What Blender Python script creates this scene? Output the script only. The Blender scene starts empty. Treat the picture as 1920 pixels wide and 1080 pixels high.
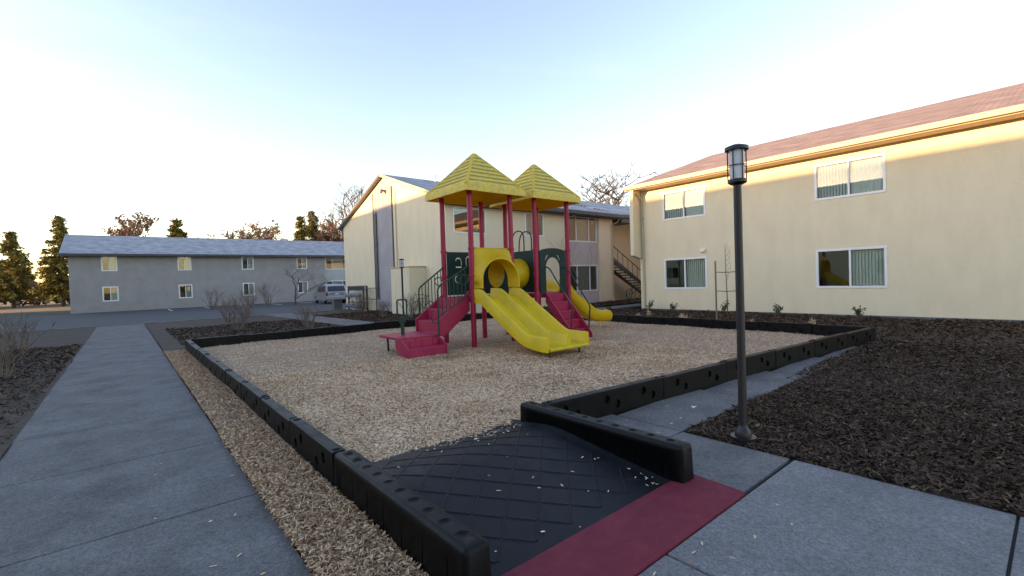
import bpy, bmesh, math, random
import numpy as np
from mathutils import Vector, Matrix, Euler
from mathutils.geometry import tessellate_polygon
random.seed(7); rng = np.random.default_rng(11)
scene = bpy.context.scene
COL = scene.collection
R = math.radians
# World axes: x and y follow the playground's own grid, z up, 1 unit = 1 m.  The camera stands at the origin.
# ------------------------------------------------------------------ camera
cam_d = bpy.data.cameras.new("camera"); cam = bpy.data.objects.new("camera", cam_d); COL.objects.link(cam)
cam_d.sensor_width = 36.0; cam_d.lens = 870.0 * 36.0 / 1920.0
cam_d.clip_start = 0.05; cam_d.clip_end = 3000
cam.matrix_world = (Matrix.Translation((0, 0, 1.62)) @ Matrix.Rotation(R(-40), 4, 'Z')
                    @ Matrix.Rotation(R(90 - 1.12), 4, 'X') @ Matrix.Rotation(R(-1.9), 4, 'Z'))
scene.camera = cam
# ------------------------------------------------------------------ sky and sun
SUN_EL, SUN_AZ = R(7.0), R(-65.0)          # azimuth from +y, clockwise
world = bpy.data.worlds.new("World"); scene.world = world; world.use_nodes = True
wn = world.node_tree; wn.nodes.clear()
sky = wn.nodes.new("ShaderNodeTexSky"); sky.sky_type = 'NISHITA'; sky.sun_disc = False
sky.sun_elevation = SUN_EL; sky.sun_rotation = SUN_AZ; sky.altitude = 50
sky.air_density = 1.1; sky.dust_density = 0.45; sky.ozone_density = 3.2
wbg = wn.nodes.new("ShaderNodeBackground"); wbg.inputs[1].default_value = 0.15
wout = wn.nodes.new("ShaderNodeOutputWorld")
wtc = wn.nodes.new("ShaderNodeTexCoord"); wmp = wn.nodes.new("ShaderNodeMapping"); wmp.inputs["Scale"].default_value = (1.2, 2.0, 7.0); wmp.inputs["Rotation"].default_value = (.25, .1, .6)
wnz = wn.nodes.new("ShaderNodeTexNoise"); wnz.inputs["Scale"].default_value = 1.6; wnz.inputs["Detail"].default_value = 9; wnz.inputs["Roughness"].default_value = .62
wcr = wn.nodes.new("ShaderNodeMapRange"); wcr.inputs[1].default_value = .55; wcr.inputs[2].default_value = .80; wcr.inputs[3].default_value = 0; wcr.inputs[4].default_value = .04   # thin high cirrus
wmx = wn.nodes.new("ShaderNodeMix"); wmx.data_type = 'RGBA'; wmx.blend_type = 'MIX'; wmx.inputs[7].default_value = (2.6, 2.7, 2.9, 1)
wn.links.new(wtc.outputs["Generated"], wmp.inputs[0]); wn.links.new(wmp.outputs[0], wnz.inputs["Vector"]); wn.links.new(wnz.outputs[0], wcr.inputs[0]); wn.links.new(wcr.outputs[0], wmx.inputs[0])
wn.links.new(sky.outputs[0], wmx.inputs[6]); wn.links.new(wmx.outputs[2], wbg.inputs[0]); wn.links.new(wbg.outputs[0], wout.inputs[0])
sun_l = bpy.data.lights.new("sun", 'SUN'); sun_l.energy = 2.4; sun_l.angle = R(0.5); sun_l.color = (1.0, 0.72, 0.42)
sun_o = bpy.data.objects.new("sun", sun_l); COL.objects.link(sun_o)
sd = Vector((math.sin(SUN_AZ) * math.cos(SUN_EL), math.cos(SUN_AZ) * math.cos(SUN_EL), math.sin(SUN_EL)))
sun_o.rotation_euler = sd.to_track_quat('Z', 'Y').to_euler(); sun_o.location = sd * 60
scene.view_settings.view_transform = 'Standard'; scene.view_settings.look = 'None'
scene.view_settings.gamma = 1.0; scene.view_settings.use_curve_mapping = False
scene.view_settings.exposure = 2.55
scene.view_settings.use_white_balance = True; scene.view_settings.white_balance_temperature = 10000; scene.view_settings.white_balance_tint = 32
# ------------------------------------------------------------------ materials
MATS = {}
def new_mat(name):
    m = bpy.data.materials.new(name); m.use_nodes = True
    nt = m.node_tree; nt.nodes.clear()
    out = nt.nodes.new("ShaderNodeOutputMaterial"); b = nt.nodes.new("ShaderNodeBsdfPrincipled")
    nt.links.new(b.outputs[0], out.inputs[0]); MATS[name] = m
    return m, nt, b, out
def mat(name, c1, c2=None, scale=4.0, rough=0.7, detail=5.0, bump=0.0, bscale=None, metal=0.0, spec=0.5, c3=None, stretch=None,
        lo=0.35, hi=0.65, coat=0.0, transl=0.0, rough2=None):
    m, nt, b, out = new_mat(name)
    N, L = nt.nodes, nt.links
    b.inputs["Roughness"].default_value = rough; b.inputs["Metallic"].default_value = metal
    b.inputs["Specular IOR Level"].default_value = spec; b.inputs["Coat Weight"].default_value = coat
    tc = N.new("ShaderNodeTexCoord"); mp = N.new("ShaderNodeMapping")
    if stretch: mp.inputs["Scale"].default_value = stretch
    L.new(tc.outputs["Object"], mp.inputs[0])
    b.inputs["Base Color"].default_value = (*c1, 1)
    if c2:
        nz = N.new("ShaderNodeTexNoise"); nz.inputs["Scale"].default_value = scale; nz.inputs["Detail"].default_value = detail
        nz.inputs["Roughness"].default_value = 0.6
        cr = N.new("ShaderNodeValToRGB")
        cr.color_ramp.elements[0].position = lo; cr.color_ramp.elements[0].color = (*c1, 1)
        cr.color_ramp.elements[1].position = hi; cr.color_ramp.elements[1].color = (*c2, 1)
        if c3:
            e = cr.color_ramp.elements.new(min(0.98, hi + 0.12)); e.color = (*c3, 1)
        L.new(mp.outputs[0], nz.inputs["Vector"]); L.new(nz.outputs[0], cr.inputs[0]); L.new(cr.outputs[0], b.inputs["Base Color"])
        if rough2 is not None:
            mr = N.new("ShaderNodeMapRange"); mr.inputs[1].default_value = 0.3; mr.inputs[2].default_value = 0.7
            mr.inputs[3].default_value = rough; mr.inputs[4].default_value = rough2
            L.new(nz.outputs[0], mr.inputs[0]); L.new(mr.outputs[0], b.inputs["Roughness"])
    if bump:
        nb = N.new("ShaderNodeTexNoise"); nb.inputs["Scale"].default_value = bscale or scale * 8; nb.inputs["Detail"].default_value = 6
        bp = N.new("ShaderNodeBump"); bp.inputs["Strength"].default_value = bump; bp.inputs["Distance"].default_value = 0.02
        L.new(mp.outputs[0], nb.inputs["Vector"]); L.new(nb.outputs[0], bp.inputs["Height"]); L.new(bp.outputs[0], b.inputs["Normal"])
    if transl:
        tl = N.new("ShaderNodeBsdfTranslucent"); mx = N.new("ShaderNodeMixShader"); mx.inputs[0].default_value = transl
        if c2: L.new(cr.outputs[0], tl.inputs[0])
        else: tl.inputs[0].default_value = (*c1, 1)
        L.new(b.outputs[0], mx.inputs[1]); L.new(tl.outputs[0], mx.inputs[2]); L.new(mx.outputs[0], out.inputs[0])
    return m
def chip_mat(name, cols, rough=0.85):
    m, nt, b, out = new_mat(name)
    N, L = nt.nodes, nt.links
    b.inputs["Roughness"].default_value = rough; b.inputs["Specular IOR Level"].default_value = 0.25
    at = N.new("ShaderNodeAttribute"); at.attribute_name = "tint"
    cr = N.new("ShaderNodeValToRGB")
    cr.color_ramp.elements[0].position = 0; cr.color_ramp.elements[0].color = (*cols[0], 1)
    cr.color_ramp.elements[1].position = 1; cr.color_ramp.elements[1].color = (*cols[-1], 1)
    for i, c in enumerate(cols[1:-1]):
        e = cr.color_ramp.elements.new((i + 1) / (len(cols) - 1)); e.color = (*c, 1)
    L.new(at.outputs["Fac"], cr.inputs[0]); L.new(cr.outputs[0], b.inputs["Base Color"])
    return m
def shingle_mat(name, c1, c2, mortar):
    m, nt, b, out = new_mat(name)
    N, L = nt.nodes, nt.links
    b.inputs["Roughness"].default_value = 0.9
    tc = N.new("ShaderNodeTexCoord"); mp = N.new("ShaderNodeMapping"); L.new(tc.outputs["UV"], mp.inputs[0])
    br = N.new("ShaderNodeTexBrick"); br.inputs["Color1"].default_value = (*c1, 1); br.inputs["Color2"].default_value = (*c2, 1)
    br.inputs["Mortar"].default_value = (*mortar, 1); br.inputs["Scale"].default_value = 1.0
    br.inputs["Brick Width"].default_value = 0.33; br.inputs["Row Height"].default_value = 0.16; br.inputs["Mortar Size"].default_value = 0.012
    nz = N.new("ShaderNodeTexNoise"); nz.inputs["Scale"].default_value = 1.3; nz.inputs["Detail"].default_value = 8
    mx = N.new("ShaderNodeMix"); mx.data_type = 'RGBA'; mx.blend_type = 'OVERLAY'; mx.inputs[0].default_value = 0.7
    L.new(mp.outputs[0], br.inputs["Vector"]); L.new(mp.outputs[0], nz.inputs["Vector"])
    L.new(br.outputs["Color"], mx.inputs[6]); L.new(nz.outputs["Fac"], mx.inputs[7]); L.new(mx.outputs[2], b.inputs["Base Color"])
    bp = N.new("ShaderNodeBump"); bp.inputs["Strength"].default_value = 0.6; bp.inputs["Distance"].default_value = 0.02; bp.invert = True
    L.new(br.outputs["Fac"], bp.inputs["Height"]); L.new(bp.outputs[0], b.inputs["Normal"])
    return m
def glass_mat(name, tint, rough=0.01, boost=1.0):
    m, nt, b, out = new_mat(name)
    N, L = nt.nodes, nt.links; N.remove(b)
    tr = N.new("ShaderNodeBsdfTransparent"); tr.inputs[0].default_value = (*tint, 1)
    gl = N.new("ShaderNodeBsdfGlossy"); gl.inputs["Roughness"].default_value = rough; gl.inputs[0].default_value = (1, 1, 1, 1)
    fr = N.new("ShaderNodeLayerWeight"); fr.inputs[0].default_value = .5
    pw_ = N.new("ShaderNodeMath"); pw_.operation = 'POWER'; pw_.inputs[1].default_value = 4.0; L.new(fr.outputs["Facing"], pw_.inputs[0])
    ad = N.new("ShaderNodeMath"); ad.operation = 'MULTIPLY_ADD'; ad.inputs[1].default_value = .85; ad.inputs[2].default_value = .07; L.new(pw_.outputs[0], ad.inputs[0])   # clear glass, two faces
    mx = N.new("ShaderNodeMixShader"); L.new(ad.outputs[0], mx.inputs[0]); L.new(tr.outputs[0], mx.inputs[1]); L.new(gl.outputs[0], mx.inputs[2])
    L.new(mx.outputs[0], out.inputs[0])
    return m
def concrete_mat(name, c1, c2, low):
    m, nt, b, out = new_mat(name); N, L = nt.nodes, nt.links
    b.inputs["Roughness"].default_value = .88; b.inputs["Specular IOR Level"].default_value = .3
    tc = N.new("ShaderNodeTexCoord")
    def nz(scale, det):
        n = N.new("ShaderNodeTexNoise"); n.inputs["Scale"].default_value = scale; n.inputs["Detail"].default_value = det; n.inputs["Roughness"].default_value = .65; L.new(tc.outputs["Object"], n.inputs["Vector"]); return n
    n1, n2 = nz(1.7, 8), nz(22, 6)
    vo = N.new("ShaderNodeTexVoronoi"); vo.inputs["Scale"].default_value = 95; L.new(tc.outputs["Object"], vo.inputs["Vector"])
    cr = N.new("ShaderNodeValToRGB"); cr.color_ramp.elements[0].position = .3; cr.color_ramp.elements[0].color = (*c1, 1); cr.color_ramp.elements[1].position = .7; cr.color_ramp.elements[1].color = (*c2, 1)
    L.new(n2.outputs[0], cr.inputs[0])
    ag = N.new("ShaderNodeMix"); ag.data_type = 'RGBA'; ag.blend_type = 'OVERLAY'; ag.inputs[0].default_value = .35
    L.new(cr.outputs[0], ag.inputs[6]); L.new(vo.outputs["Color"], ag.inputs[7])
    bw = N.new("ShaderNodeRGBToBW"); L.new(ag.outputs[2], bw.inputs[0])
    gm = N.new("ShaderNodeMix"); gm.data_type = 'RGBA'; gm.inputs[0].default_value = .8; L.new(ag.outputs[2], gm.inputs[6]); L.new(bw.outputs[0], gm.inputs[7])
    st = N.new("ShaderNodeMapRange"); st.inputs[1].default_value = .3; st.inputs[2].default_value = .62; st.inputs[3].default_value = low; st.inputs[4].default_value = 1.05; L.new(n1.outputs[0], st.inputs[0])
    ml = N.new("ShaderNodeMix"); ml.data_type = 'RGBA'; ml.blend_type = 'MULTIPLY'; ml.inputs[0].default_value = 1; L.new(gm.outputs[2], ml.inputs[6]); L.new(st.outputs[0], ml.inputs[7])
    L.new(ml.outputs[2], b.inputs["Base Color"])
    bp = N.new("ShaderNodeBump"); bp.inputs["Strength"].default_value = .35; bp.inputs["Distance"].default_value = .006; L.new(vo.outputs["Distance"], bp.inputs["Height"]); L.new(bp.outputs[0], b.inputs["Normal"])
    return m
mat('stucco', (.73, .62, .44), (.785, .675, .485), 2.2, .92, detail=9, bump=.45, bscale=45, spec=.2, stretch=(1, 1, .35), lo=.28, hi=.62)
mat('stucco_grey', (.34, .325, .335), (.40, .38, .39), 1.2, .92, bump=.35, bscale=55, spec=.2)
mat('stucco_grey_lifted', (.50, .44, .43), (.56, .495, .485), 1.2, .92, bump=.35, bscale=55, spec=.2)  # lighter copy of the grey, making up for dim light on the bay
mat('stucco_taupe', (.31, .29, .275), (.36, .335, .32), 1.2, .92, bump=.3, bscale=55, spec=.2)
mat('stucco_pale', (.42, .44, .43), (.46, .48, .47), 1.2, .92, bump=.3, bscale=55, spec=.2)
mat('trim_tan', (.50, .41, .28), (.55, .46, .32), 3, .6)
mat('fascia_dark', (.05, .05, .055), (.07, .07, .075), 3, .6)
mat('vinyl', (.78, .78, .77), None, rough=.35)
mat('blind', (.60, .66, .60), (.66, .70, .65), 2, .7)
mat('glare_curtain', (.75, .74, .70), None, rough=.9)
mat('room', (.05, .05, .05), None, rough=.9)
glass_mat('glass', (.80, .86, .84)); glass_mat('car_glass', (.06, .07, .07))
shingle_mat('shingle_grey', (.30, .31, .34), (.38, .39, .42), (.17, .17, .19))
shingle_mat('shingle_red', (.21, .165, .155), (.28, .22, .205), (.12, .09, .085))
mat('maroon', (.38, .016, .056), (.46, .026, .074), 3, .45, bump=.05, bscale=200, rough2=.58, spec=.35)
mat('maroon_post', (.38, .014, .055), (.44, .018, .066), 5, .36, spec=.35)
mat('green', (.005, .045, .034), (.008, .058, .042), 4, .42, spec=.25)
mat('green_panel', (.005, .032, .029), (.007, .040, .035), 4, .5, spec=.2)
mat('yellow', (.70, .43, .014), (.78, .50, .018), 2.2, .4, bump=.03, bscale=150, rough2=.55, transl=.12)
mat('yellow_slide', (.56, .39, .022), (.77, .53, .016), 3.2, .42, bump=.04, bscale=120, rough2=.6, transl=.08, stretch=(1.6, .5, .5), detail=10, lo=.25, hi=.55)
mat('canopy', (.66, .50, .16), (.92, .68, .12), 11, .65, detail=10, bump=.15, bscale=60, lo=.32, hi=.55, c3=(.90, .70, .10), transl=.25)
mat('canopy_clean', (.72, .48, .03), (.78, .54, .04), 2, .5, transl=.15)
mat('canopy_underglow', (.84, .44, .02), (.88, .50, .03), 2, .5, transl=.45)  # orange holds the glow of light through and under the roof
mat('canopy_grime_shade', (.34, .29, .10), (.50, .42, .12), 14, .8, detail=8)  # grime in the laps, with their shadow lines darkened into the colour
mat('rubber', (.005, .007, .010), (.009, .011, .014), 6, .46, detail=8, bump=.15, bscale=90, rough2=.64, spec=.22)
mat('rubber_wall', (.0020, .0022, .0027), (.0042, .0044, .0052), 6, .40, detail=8, bump=.15, bscale=70, rough2=.58, spec=.20)
mat('red_strip', (.18, .017, .032), (.24, .026, .044), 9, .75, detail=14, bump=.4, bscale=130, c3=(.23, .05, .06), lo=.3, hi=.68, spec=.25)
concrete_mat('concrete', (.125, .12, .108), (.185, .178, .16), .6)
concrete_mat('concrete_pale', (.14, .15, .155), (.21, .22, .225), .75)
mat('joint', (.05, .05, .05), None, rough=1)
mat('asphalt', (.045, .046, .05), (.065, .066, .07), 14, .85, detail=10, bump=.3, bscale=90)
mat('soil', (.045, .03, .022), (.085, .055, .04), 9, .95, detail=9, bump=.8, bscale=40)
mat('earth', (.06, .055, .035), (.10, .09, .05), .3, .95, detail=9)
mat('chip_base', (.24, .145, .095), (.52, .36, .25), 38, .95, detail=9, bump=1.0, bscale=60, lo=.38, hi=.6)
chip_mat('chips', [(.12, .057, .033), (.38, .22, .13), (.65, .405, .245), (.73, .475, .30), (.80, .56, .37), (.89, .69, .50)])
chip_mat('mulch', [(.02, .012, .008), (.05, .028, .018), (.085, .048, .03), (.13, .08, .05), (.24, .17, .11)])
chip_mat('leaf_green', [(.02, .045, .015), (.04, .08, .022), (.07, .12, .03)])
chip_mat('leaf_conifer', [(.08, .09, .03), (.19, .165, .045), (.34, .25, .065)])
chip_mat('leaf_rust', [(.13, .08, .06), (.21, .12, .08), (.29, .17, .10)])
mat('black_metal', (.014, .014, .016), None, rough=.4, metal=.2)
mat('grey_metal', (.30, .31, .33), (.36, .37, .39), 8, .4, metal=.6)
mat('lamp_glass', (.80, .82, .85), None, rough=.3, transl=.4)
mat('bark', (.10, .075, .055), (.17, .13, .10), 12, .95, bump=.5, bscale=40)
mat('bark_far', (.085, .075, .07), (.12, .105, .095), 6, .95)
mat('twig_far', (.10, .085, .078), (.14, .12, .11), 6, .95)
mat('twig', (.16, .11, .085), (.22, .16, .12), 6, .95)
mat('wood_stake', (.20, .14, .09), (.27, .19, .12), 8, .9, stretch=(8, 8, 1))
mat('car_paint', (.36, .39, .43), None, rough=.28, metal=.7, coat=.6)
mat('car_dark', (.02, .02, .022), None, rough=.5)
mat('tyre', (.015, .015, .015), None, rough=.8)
mat('tail_light', (.35, .01, .015), None, rough=.2)
mat('plate_white', (.7, .7, .72), None, rough=.4)
mat('meter_blue', (.22, .27, .33), None, rough=.4)
mat('decal', (.30, .22, .01), None, rough=.5)
mat('paint_line', (.65, .65, .62), None, rough=.8)
# ------------------------------------------------------------------ mesh helpers
class MB:
    def __init__(s): s.v = []; s.f = []; s.uv = None
    def add(s, vs, fs):
        o = len(s.v); s.v.extend([tuple(p) for p in vs]); s.f.extend([tuple(i + o for i in f) for f in fs]); return s
    def box(s, x0, y0, z0, x1, y1, z1):
        x0, x1 = sorted((x0, x1)); y0, y1 = sorted((y0, y1)); z0, z1 = sorted((z0, z1))
        return s.add([(x0,y0,z0),(x1,y0,z0),(x1,y1,z0),(x0,y1,z0),(x0,y0,z1),(x1,y0,z1),(x1,y1,z1),(x0,y1,z1)],
                     [(3,2,1,0),(4,5,6,7),(0,1,5,4),(1,2,6,5),(2,3,7,6),(3,0,4,7)])
    def tube(s, pts, r, n=10, close=False, cap=True):
        pts = [Vector(p) for p in pts]; m = len(pts)
        rs = r if isinstance(r, (list, tuple)) else [r] * m
        up = None; rings = []
        for i, p in enumerate(pts):
            if close: t = pts[(i + 1) % m] - pts[i - 1]
            else: t = pts[min(i + 1, m - 1)] - pts[max(i - 1, 0)]
            t.normalize()
            if up is None:
                a = Vector((0, 0, 1)) if abs(t.z) < .9 else Vector((1, 0, 0))
                up = (a - t * a.dot(t)).normalized()
            else:
                up = (up - t * up.dot(t)).normalized()
            sd_ = t.cross(up)
            rings.append([p + (up * math.cos(k * 2 * math.pi / n) + sd_ * math.sin(k * 2 * math.pi / n)) * rs[i] for k in range(n)])
        o = len(s.v)
        for rg in rings: s.v.extend([tuple(q) for q in rg])
        for i in range(m if close else m - 1):
            j = (i + 1) % m
            for k in range(n):
                s.f.append((o + i*n + k, o + i*n + (k+1) % n, o + j*n + (k+1) % n, o + j*n + k))
        if cap and not close:
            s.f.append(tuple(o + k for k in range(n))[::-1]); s.f.append(tuple(o + (m-1)*n + k for k in range(n)))
        return s
    def cyl(s, p0, p1, r0, r1=None, n=14): return s.tube([p0, p1], [r0, r0 if r1 is None else r1], n)
    def prism(s, poly, fn, a, b):
        """poly: list of 2D points; fn(p, q, w) maps to 3D; extruded from w=a to w=b"""
        n = len(poly); vs = [fn(p[0], p[1], a) for p in poly] + [fn(p[0], p[1], b) for p in poly]
        fs = [tuple(range(n)), tuple(range(2*n - 1, n - 1, -1))] + [(i, n + i, n + (i+1) % n, (i+1) % n) for i in range(n)]
        return s.add(vs, fs)
    def plate(s, outer, holes, fn, a, b):
        """flat plate with holes, extruded"""
        loops = [outer] + holes
        tris = tessellate_polygon([[Vector((p[0], p[1], 0)) for p in l] for l in loops])
        flat = [p for l in loops for p in l]; n = len(flat)
        vs = [fn(p[0], p[1], a) for p in flat] + [fn(p[0], p[1], b) for p in flat]
        fs = [t for t in tris] + [tuple(i + n for i in t[::-1]) for t in tris]
        o = 0
        for l in loops:
            m = len(l)
            for i in range(m): fs.append((o + i, o + (i+1) % m, o + (i+1) % m + n, o + i + n))
            o += m
        return s.add(vs, fs)
    def lathe(s, prof, cx, cy, n=20):
        o = len(s.v); m = len(prof)
        for r, z in prof:
            for k in range(n): s.v.append((cx + r*math.cos(2*math.pi*k/n), cy + r*math.sin(2*math.pi*k/n), z))
        for i in range(m - 1):
            for k in range(n): s.f.append((o+i*n+k, o+i*n+(k+1) % n, o+(i+1)*n+(k+1) % n, o+(i+1)*n+k))
        s.f.append(tuple(o + k for k in range(n))[::-1]); s.f.append(tuple(o + (m-1)*n + k for k in range(n)))
        return s
    def loft(s, rings, close_ring=True, caps=True):
        n = len(rings[0]); o = len(s.v)
        for rg in rings: s.v.extend([tuple(p) for p in rg])
        for i in range(len(rings) - 1):
            for k in range(n if close_ring else n - 1):
                s.f.append((o+i*n+k, o+i*n+(k+1) % n, o+(i+1)*n+(k+1) % n, o+(i+1)*n+k))
        if caps and close_ring:
            s.f.append(tuple(o + k for k in range(n))[::-1]); s.f.append(tuple(o + (len(rings)-1)*n + k for k in range(n)))
        return s
    def obj(s, name, m, parent=None, smooth=False, bevel=0, segs=2, off=None, fix=True, uvplane=False, auto=None):
        o_ = Vector(root_of(parent).location) if parent is not None and off is None else Vector(off or (0, 0, 0))
        me = bpy.data.meshes.new(name); me.from_pydata([tuple(Vector(p) - o_) for p in s.v], [], s.f)
        if fix:
            bm = bmesh.new(); bm.from_mesh(me); bmesh.ops.recalc_face_normals(bm, faces=bm.faces); bm.to_mesh(me); bm.free()
        me.materials.append(MATS[m] if isinstance(m, str) else m)
        if smooth: me.polygons.foreach_set("use_smooth", [True] * len(me.polygons))
        if smooth and auto: me.set_sharp_from_angle(angle=R(auto))
        o = bpy.data.objects.new(name, me); COL.objects.link(o)
        if parent is not None: o.parent = parent
        if bevel:
            bv = o.modifiers.new("bevel", 'BEVEL'); bv.width = bevel; bv.segments = segs; bv.limit_method = 'ANGLE'; bv.angle_limit = R(40)
            for p in me.polygons: p.use_smooth = True
            me.set_sharp_from_angle(angle=R(50))
            bv.harden_normals = True
        return o
def root_of(o):
    while o.parent is not None: o = o.parent
    return o
def tag(o, label, cat=None, group=None, kind=None):
    if label: o["label"] = label
    if cat: o["category"] = cat
    if group: o["group"] = group
    if kind: o["kind"] = kind
    return o
def thing(name, label, cat, loc=(0, 0, 0), group=None, rz=0):
    o = bpy.data.objects.new(name, None); o.empty_display_size = .2; COL.objects.link(o); o.location = loc; o.rotation_euler = (0, 0, rz)
    return tag(o, label, cat, group)
def dup(o, parent=None):
    c = o.copy(); COL.objects.link(c); c.parent = parent
    for ch in list(o.children): dup(ch, c)
    return c
def bake(o):
    """apply the modifiers of an object to its mesh"""
    dg = bpy.context.evaluated_depsgraph_get(); dg.update()
    me = bpy.data.meshes.new_from_object(o.evaluated_get(dg)); old = o.data; o.modifiers.clear(); o.data = me
    return o
def cut(o, cutter):
    c = cutter.obj("cutter", "joint", off=tuple(root_of(o).location) if o.parent is not None else (0, 0, 0))
    bo = o.modifiers.new("cut", 'BOOLEAN'); bo.object = c; bo.operation = 'DIFFERENCE'; bo.solver = 'EXACT'
    if o.parent is not None: c.parent = root_of(o)
    bake(o); me = c.data; bpy.data.objects.remove(c); bpy.data.meshes.remove(me)
    return o
def circ(cx, cy, r, n=24, a0=0, a1=2*math.pi, ry=None):
    full = abs(a1 - a0 - 2*math.pi) < 1e-6
    k = n if full else n + 1
    return [(cx + r*math.cos(a0 + (a1-a0)*i/n), cy + (ry or r)*math.sin(a0 + (a1-a0)*i/n)) for i in range(k)]
def stroke(pts, w):
    """closed outline of a thick polyline"""
    L_, R_ = [], []
    for i, p in enumerate(pts):
        a = Vector(pts[max(i-1, 0)]); b = Vector(pts[min(i+1, len(pts)-1)]); t = (b - a).normalized(); nrm = Vector((-t.y, t.x))
        L_.append(tuple(Vector(p) + nrm*w/2)); R_.append(tuple(Vector(p) - nrm*w/2))
    return L_ + R_[::-1]
def np_mesh(name, verts, faces, m, tint=None, parent=None, smooth=False):
    me = bpy.data.meshes.new(name); nv, nf, k = len(verts), len(faces), faces.shape[1]
    me.vertices.add(nv); me.vertices.foreach_set("co", verts.astype(np.float32).ravel())
    me.loops.add(nf*k); me.loops.foreach_set("vertex_index", faces.astype(np.int32).ravel())
    me.polygons.add(nf); me.polygons.foreach_set("loop_start", (np.arange(nf)*k).astype(np.int32))
    if tint is not None:
        a = me.attributes.new("tint", 'FLOAT', 'POINT'); a.data.foreach_set("value", tint.astype(np.float32))
    me.materials.append(MATS[m]); me.update(calc_edges=True); me.validate()
    if smooth: me.polygons.foreach_set("use_smooth", [True] * nf)
    o = bpy.data.objects.new(name, me); COL.objects.link(o)
    if parent is not None: o.parent = parent
    return o
def chips(name, xy, z, length, width, m, flat=.35, bend=.25, parent=None, tint=None):
    """loose chips: each a bent sliver of two quads at a random tilt"""
    n = len(xy); L_ = rng.uniform(.45, 1.25, n)*length; W_ = rng.uniform(.5, 1.3, n)*width
    yaw = rng.uniform(0, 2*np.pi, n); pit = rng.normal(0, flat, n); rol = rng.normal(0, flat*1.4, n)
    lx = np.stack([np.cos(yaw)*np.cos(pit), np.sin(yaw)*np.cos(pit), np.sin(pit)], 1)
    sx = np.stack([-np.sin(yaw), np.cos(yaw), np.zeros(n)], 1); up = np.cross(lx, sx)
    wx = sx*np.cos(rol)[:, None] + up*np.sin(rol)[:, None]; nx = np.cross(lx, wx)
    c = np.column_stack([xy, z]); h = (L_*bend*rng.uniform(-.4, 1, n)*.3)[:, None]; l2 = (L_/2)[:, None]; w2 = (W_/2)[:, None]
    tp = rng.uniform(.35, 1, n)[:, None]
    V = np.stack([c - lx*l2 - wx*w2*tp, c - lx*l2 + wx*w2*tp, c + nx*h - wx*w2, c + nx*h + wx*w2, c + lx*l2 - wx*w2*tp, c + lx*l2 + wx*w2*tp], 1)
    base = (np.arange(n)*6)[:, None]
    F = np.stack([base + np.array([0, 2, 3, 1]), base + np.array([2, 4, 5, 3])], 1).reshape(-1, 4)
    t = rng.beta(2.2, 1.9, n) if tint is None else tint
    return np_mesh(name, V.reshape(-1, 3), F, m, np.repeat(t, 6), parent)
# ------------------------------------------------------------------ setting: ground, paths, beds
PX0, PX1, PY1 = 1.25, 12.65, 14.92          # playground bounds (inner faces)
def fy_border(x): return 3.58 - (x - 3.3)*0.085   # the front border runs slightly askew
def wav(x, y, s=1.0):
    return (np.sin(1.7*x + .6*y + .3)*.35 + np.sin(-.9*x + 2.3*y + 1.9)*.3 + np.sin(4.1*x - 1.2*y)*.2 + np.sin(2.9*x + 5.3*y + 4)*.15
            + np.sin(9.3*x + 3.1*y)*.1 + np.sin(-5.1*x + 11.7*y)*.1)*s
def hollow(x, y):   # chips kicked out below the slide exits and steps
    return sum(np.exp(-(((x - a)/ra)**2 + ((y - b_)/rb)**2)) for a, b_, ra, rb in ((6.9, 6.05, .75, .5), (12.0, 9.15, .4, .4), (4.9, 8.2, .6, .35), (9.0, 7.6, .5, .4)))
def chip_h(x, y): return .045 + wav(x, y, .024) - .035*hollow(x, y)
def grid_sheet(name, x0, x1, y0, y1, step, hf, m):
    nx, ny = max(2, int((x1-x0)/step)+1), max(2, int((y1-y0)/step)+1)
    X, Y = np.meshgrid(np.linspace(x0, x1, nx), np.linspace(y0, y1, ny)); Z = hf(X, Y)
    V = np.stack([X, Y, Z], -1).reshape(-1, 3); i = np.arange(nx*ny).reshape(ny, nx)
    F = np.stack([i[:-1, :-1], i[:-1, 1:], i[1:, 1:], i[1:, :-1]], -1).reshape(-1, 4)
    o = np_mesh(name, V, F, m, smooth=True); o["kind"] = "structure"; return o
g = MB().add([(-900, -900, -.16), (900, -900, -.16), (900, 900, -.16), (-900, 900, -.16)], [(0, 1, 2, 3)]).obj('ground', 'earth'); g["kind"] = "structure"
# chip surface inside the border; it dips under the ramp's top edge
def bed_h(X, Y):
    Z = chip_h(X, Y)
    under = (X > 1.1) & (X < 3.5) & (Y < 3.85)
    Z = np.where(under, -.06, Z)
    return np.where(Y < fy_border(X) + .02, np.minimum(Z, -.05), Z)
grid_sheet('wood_chip_bed', PX0 - .05, PX1 + .05, 2.7, PY1 + .05, .09, bed_h, 'chip_base')
grid_sheet('wood_chip_strip', .762, 1.24, .9, 15.2, .06, lambda X, Y: .025 + wav(X*2, Y*2, .012), 'chip_base')
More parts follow.
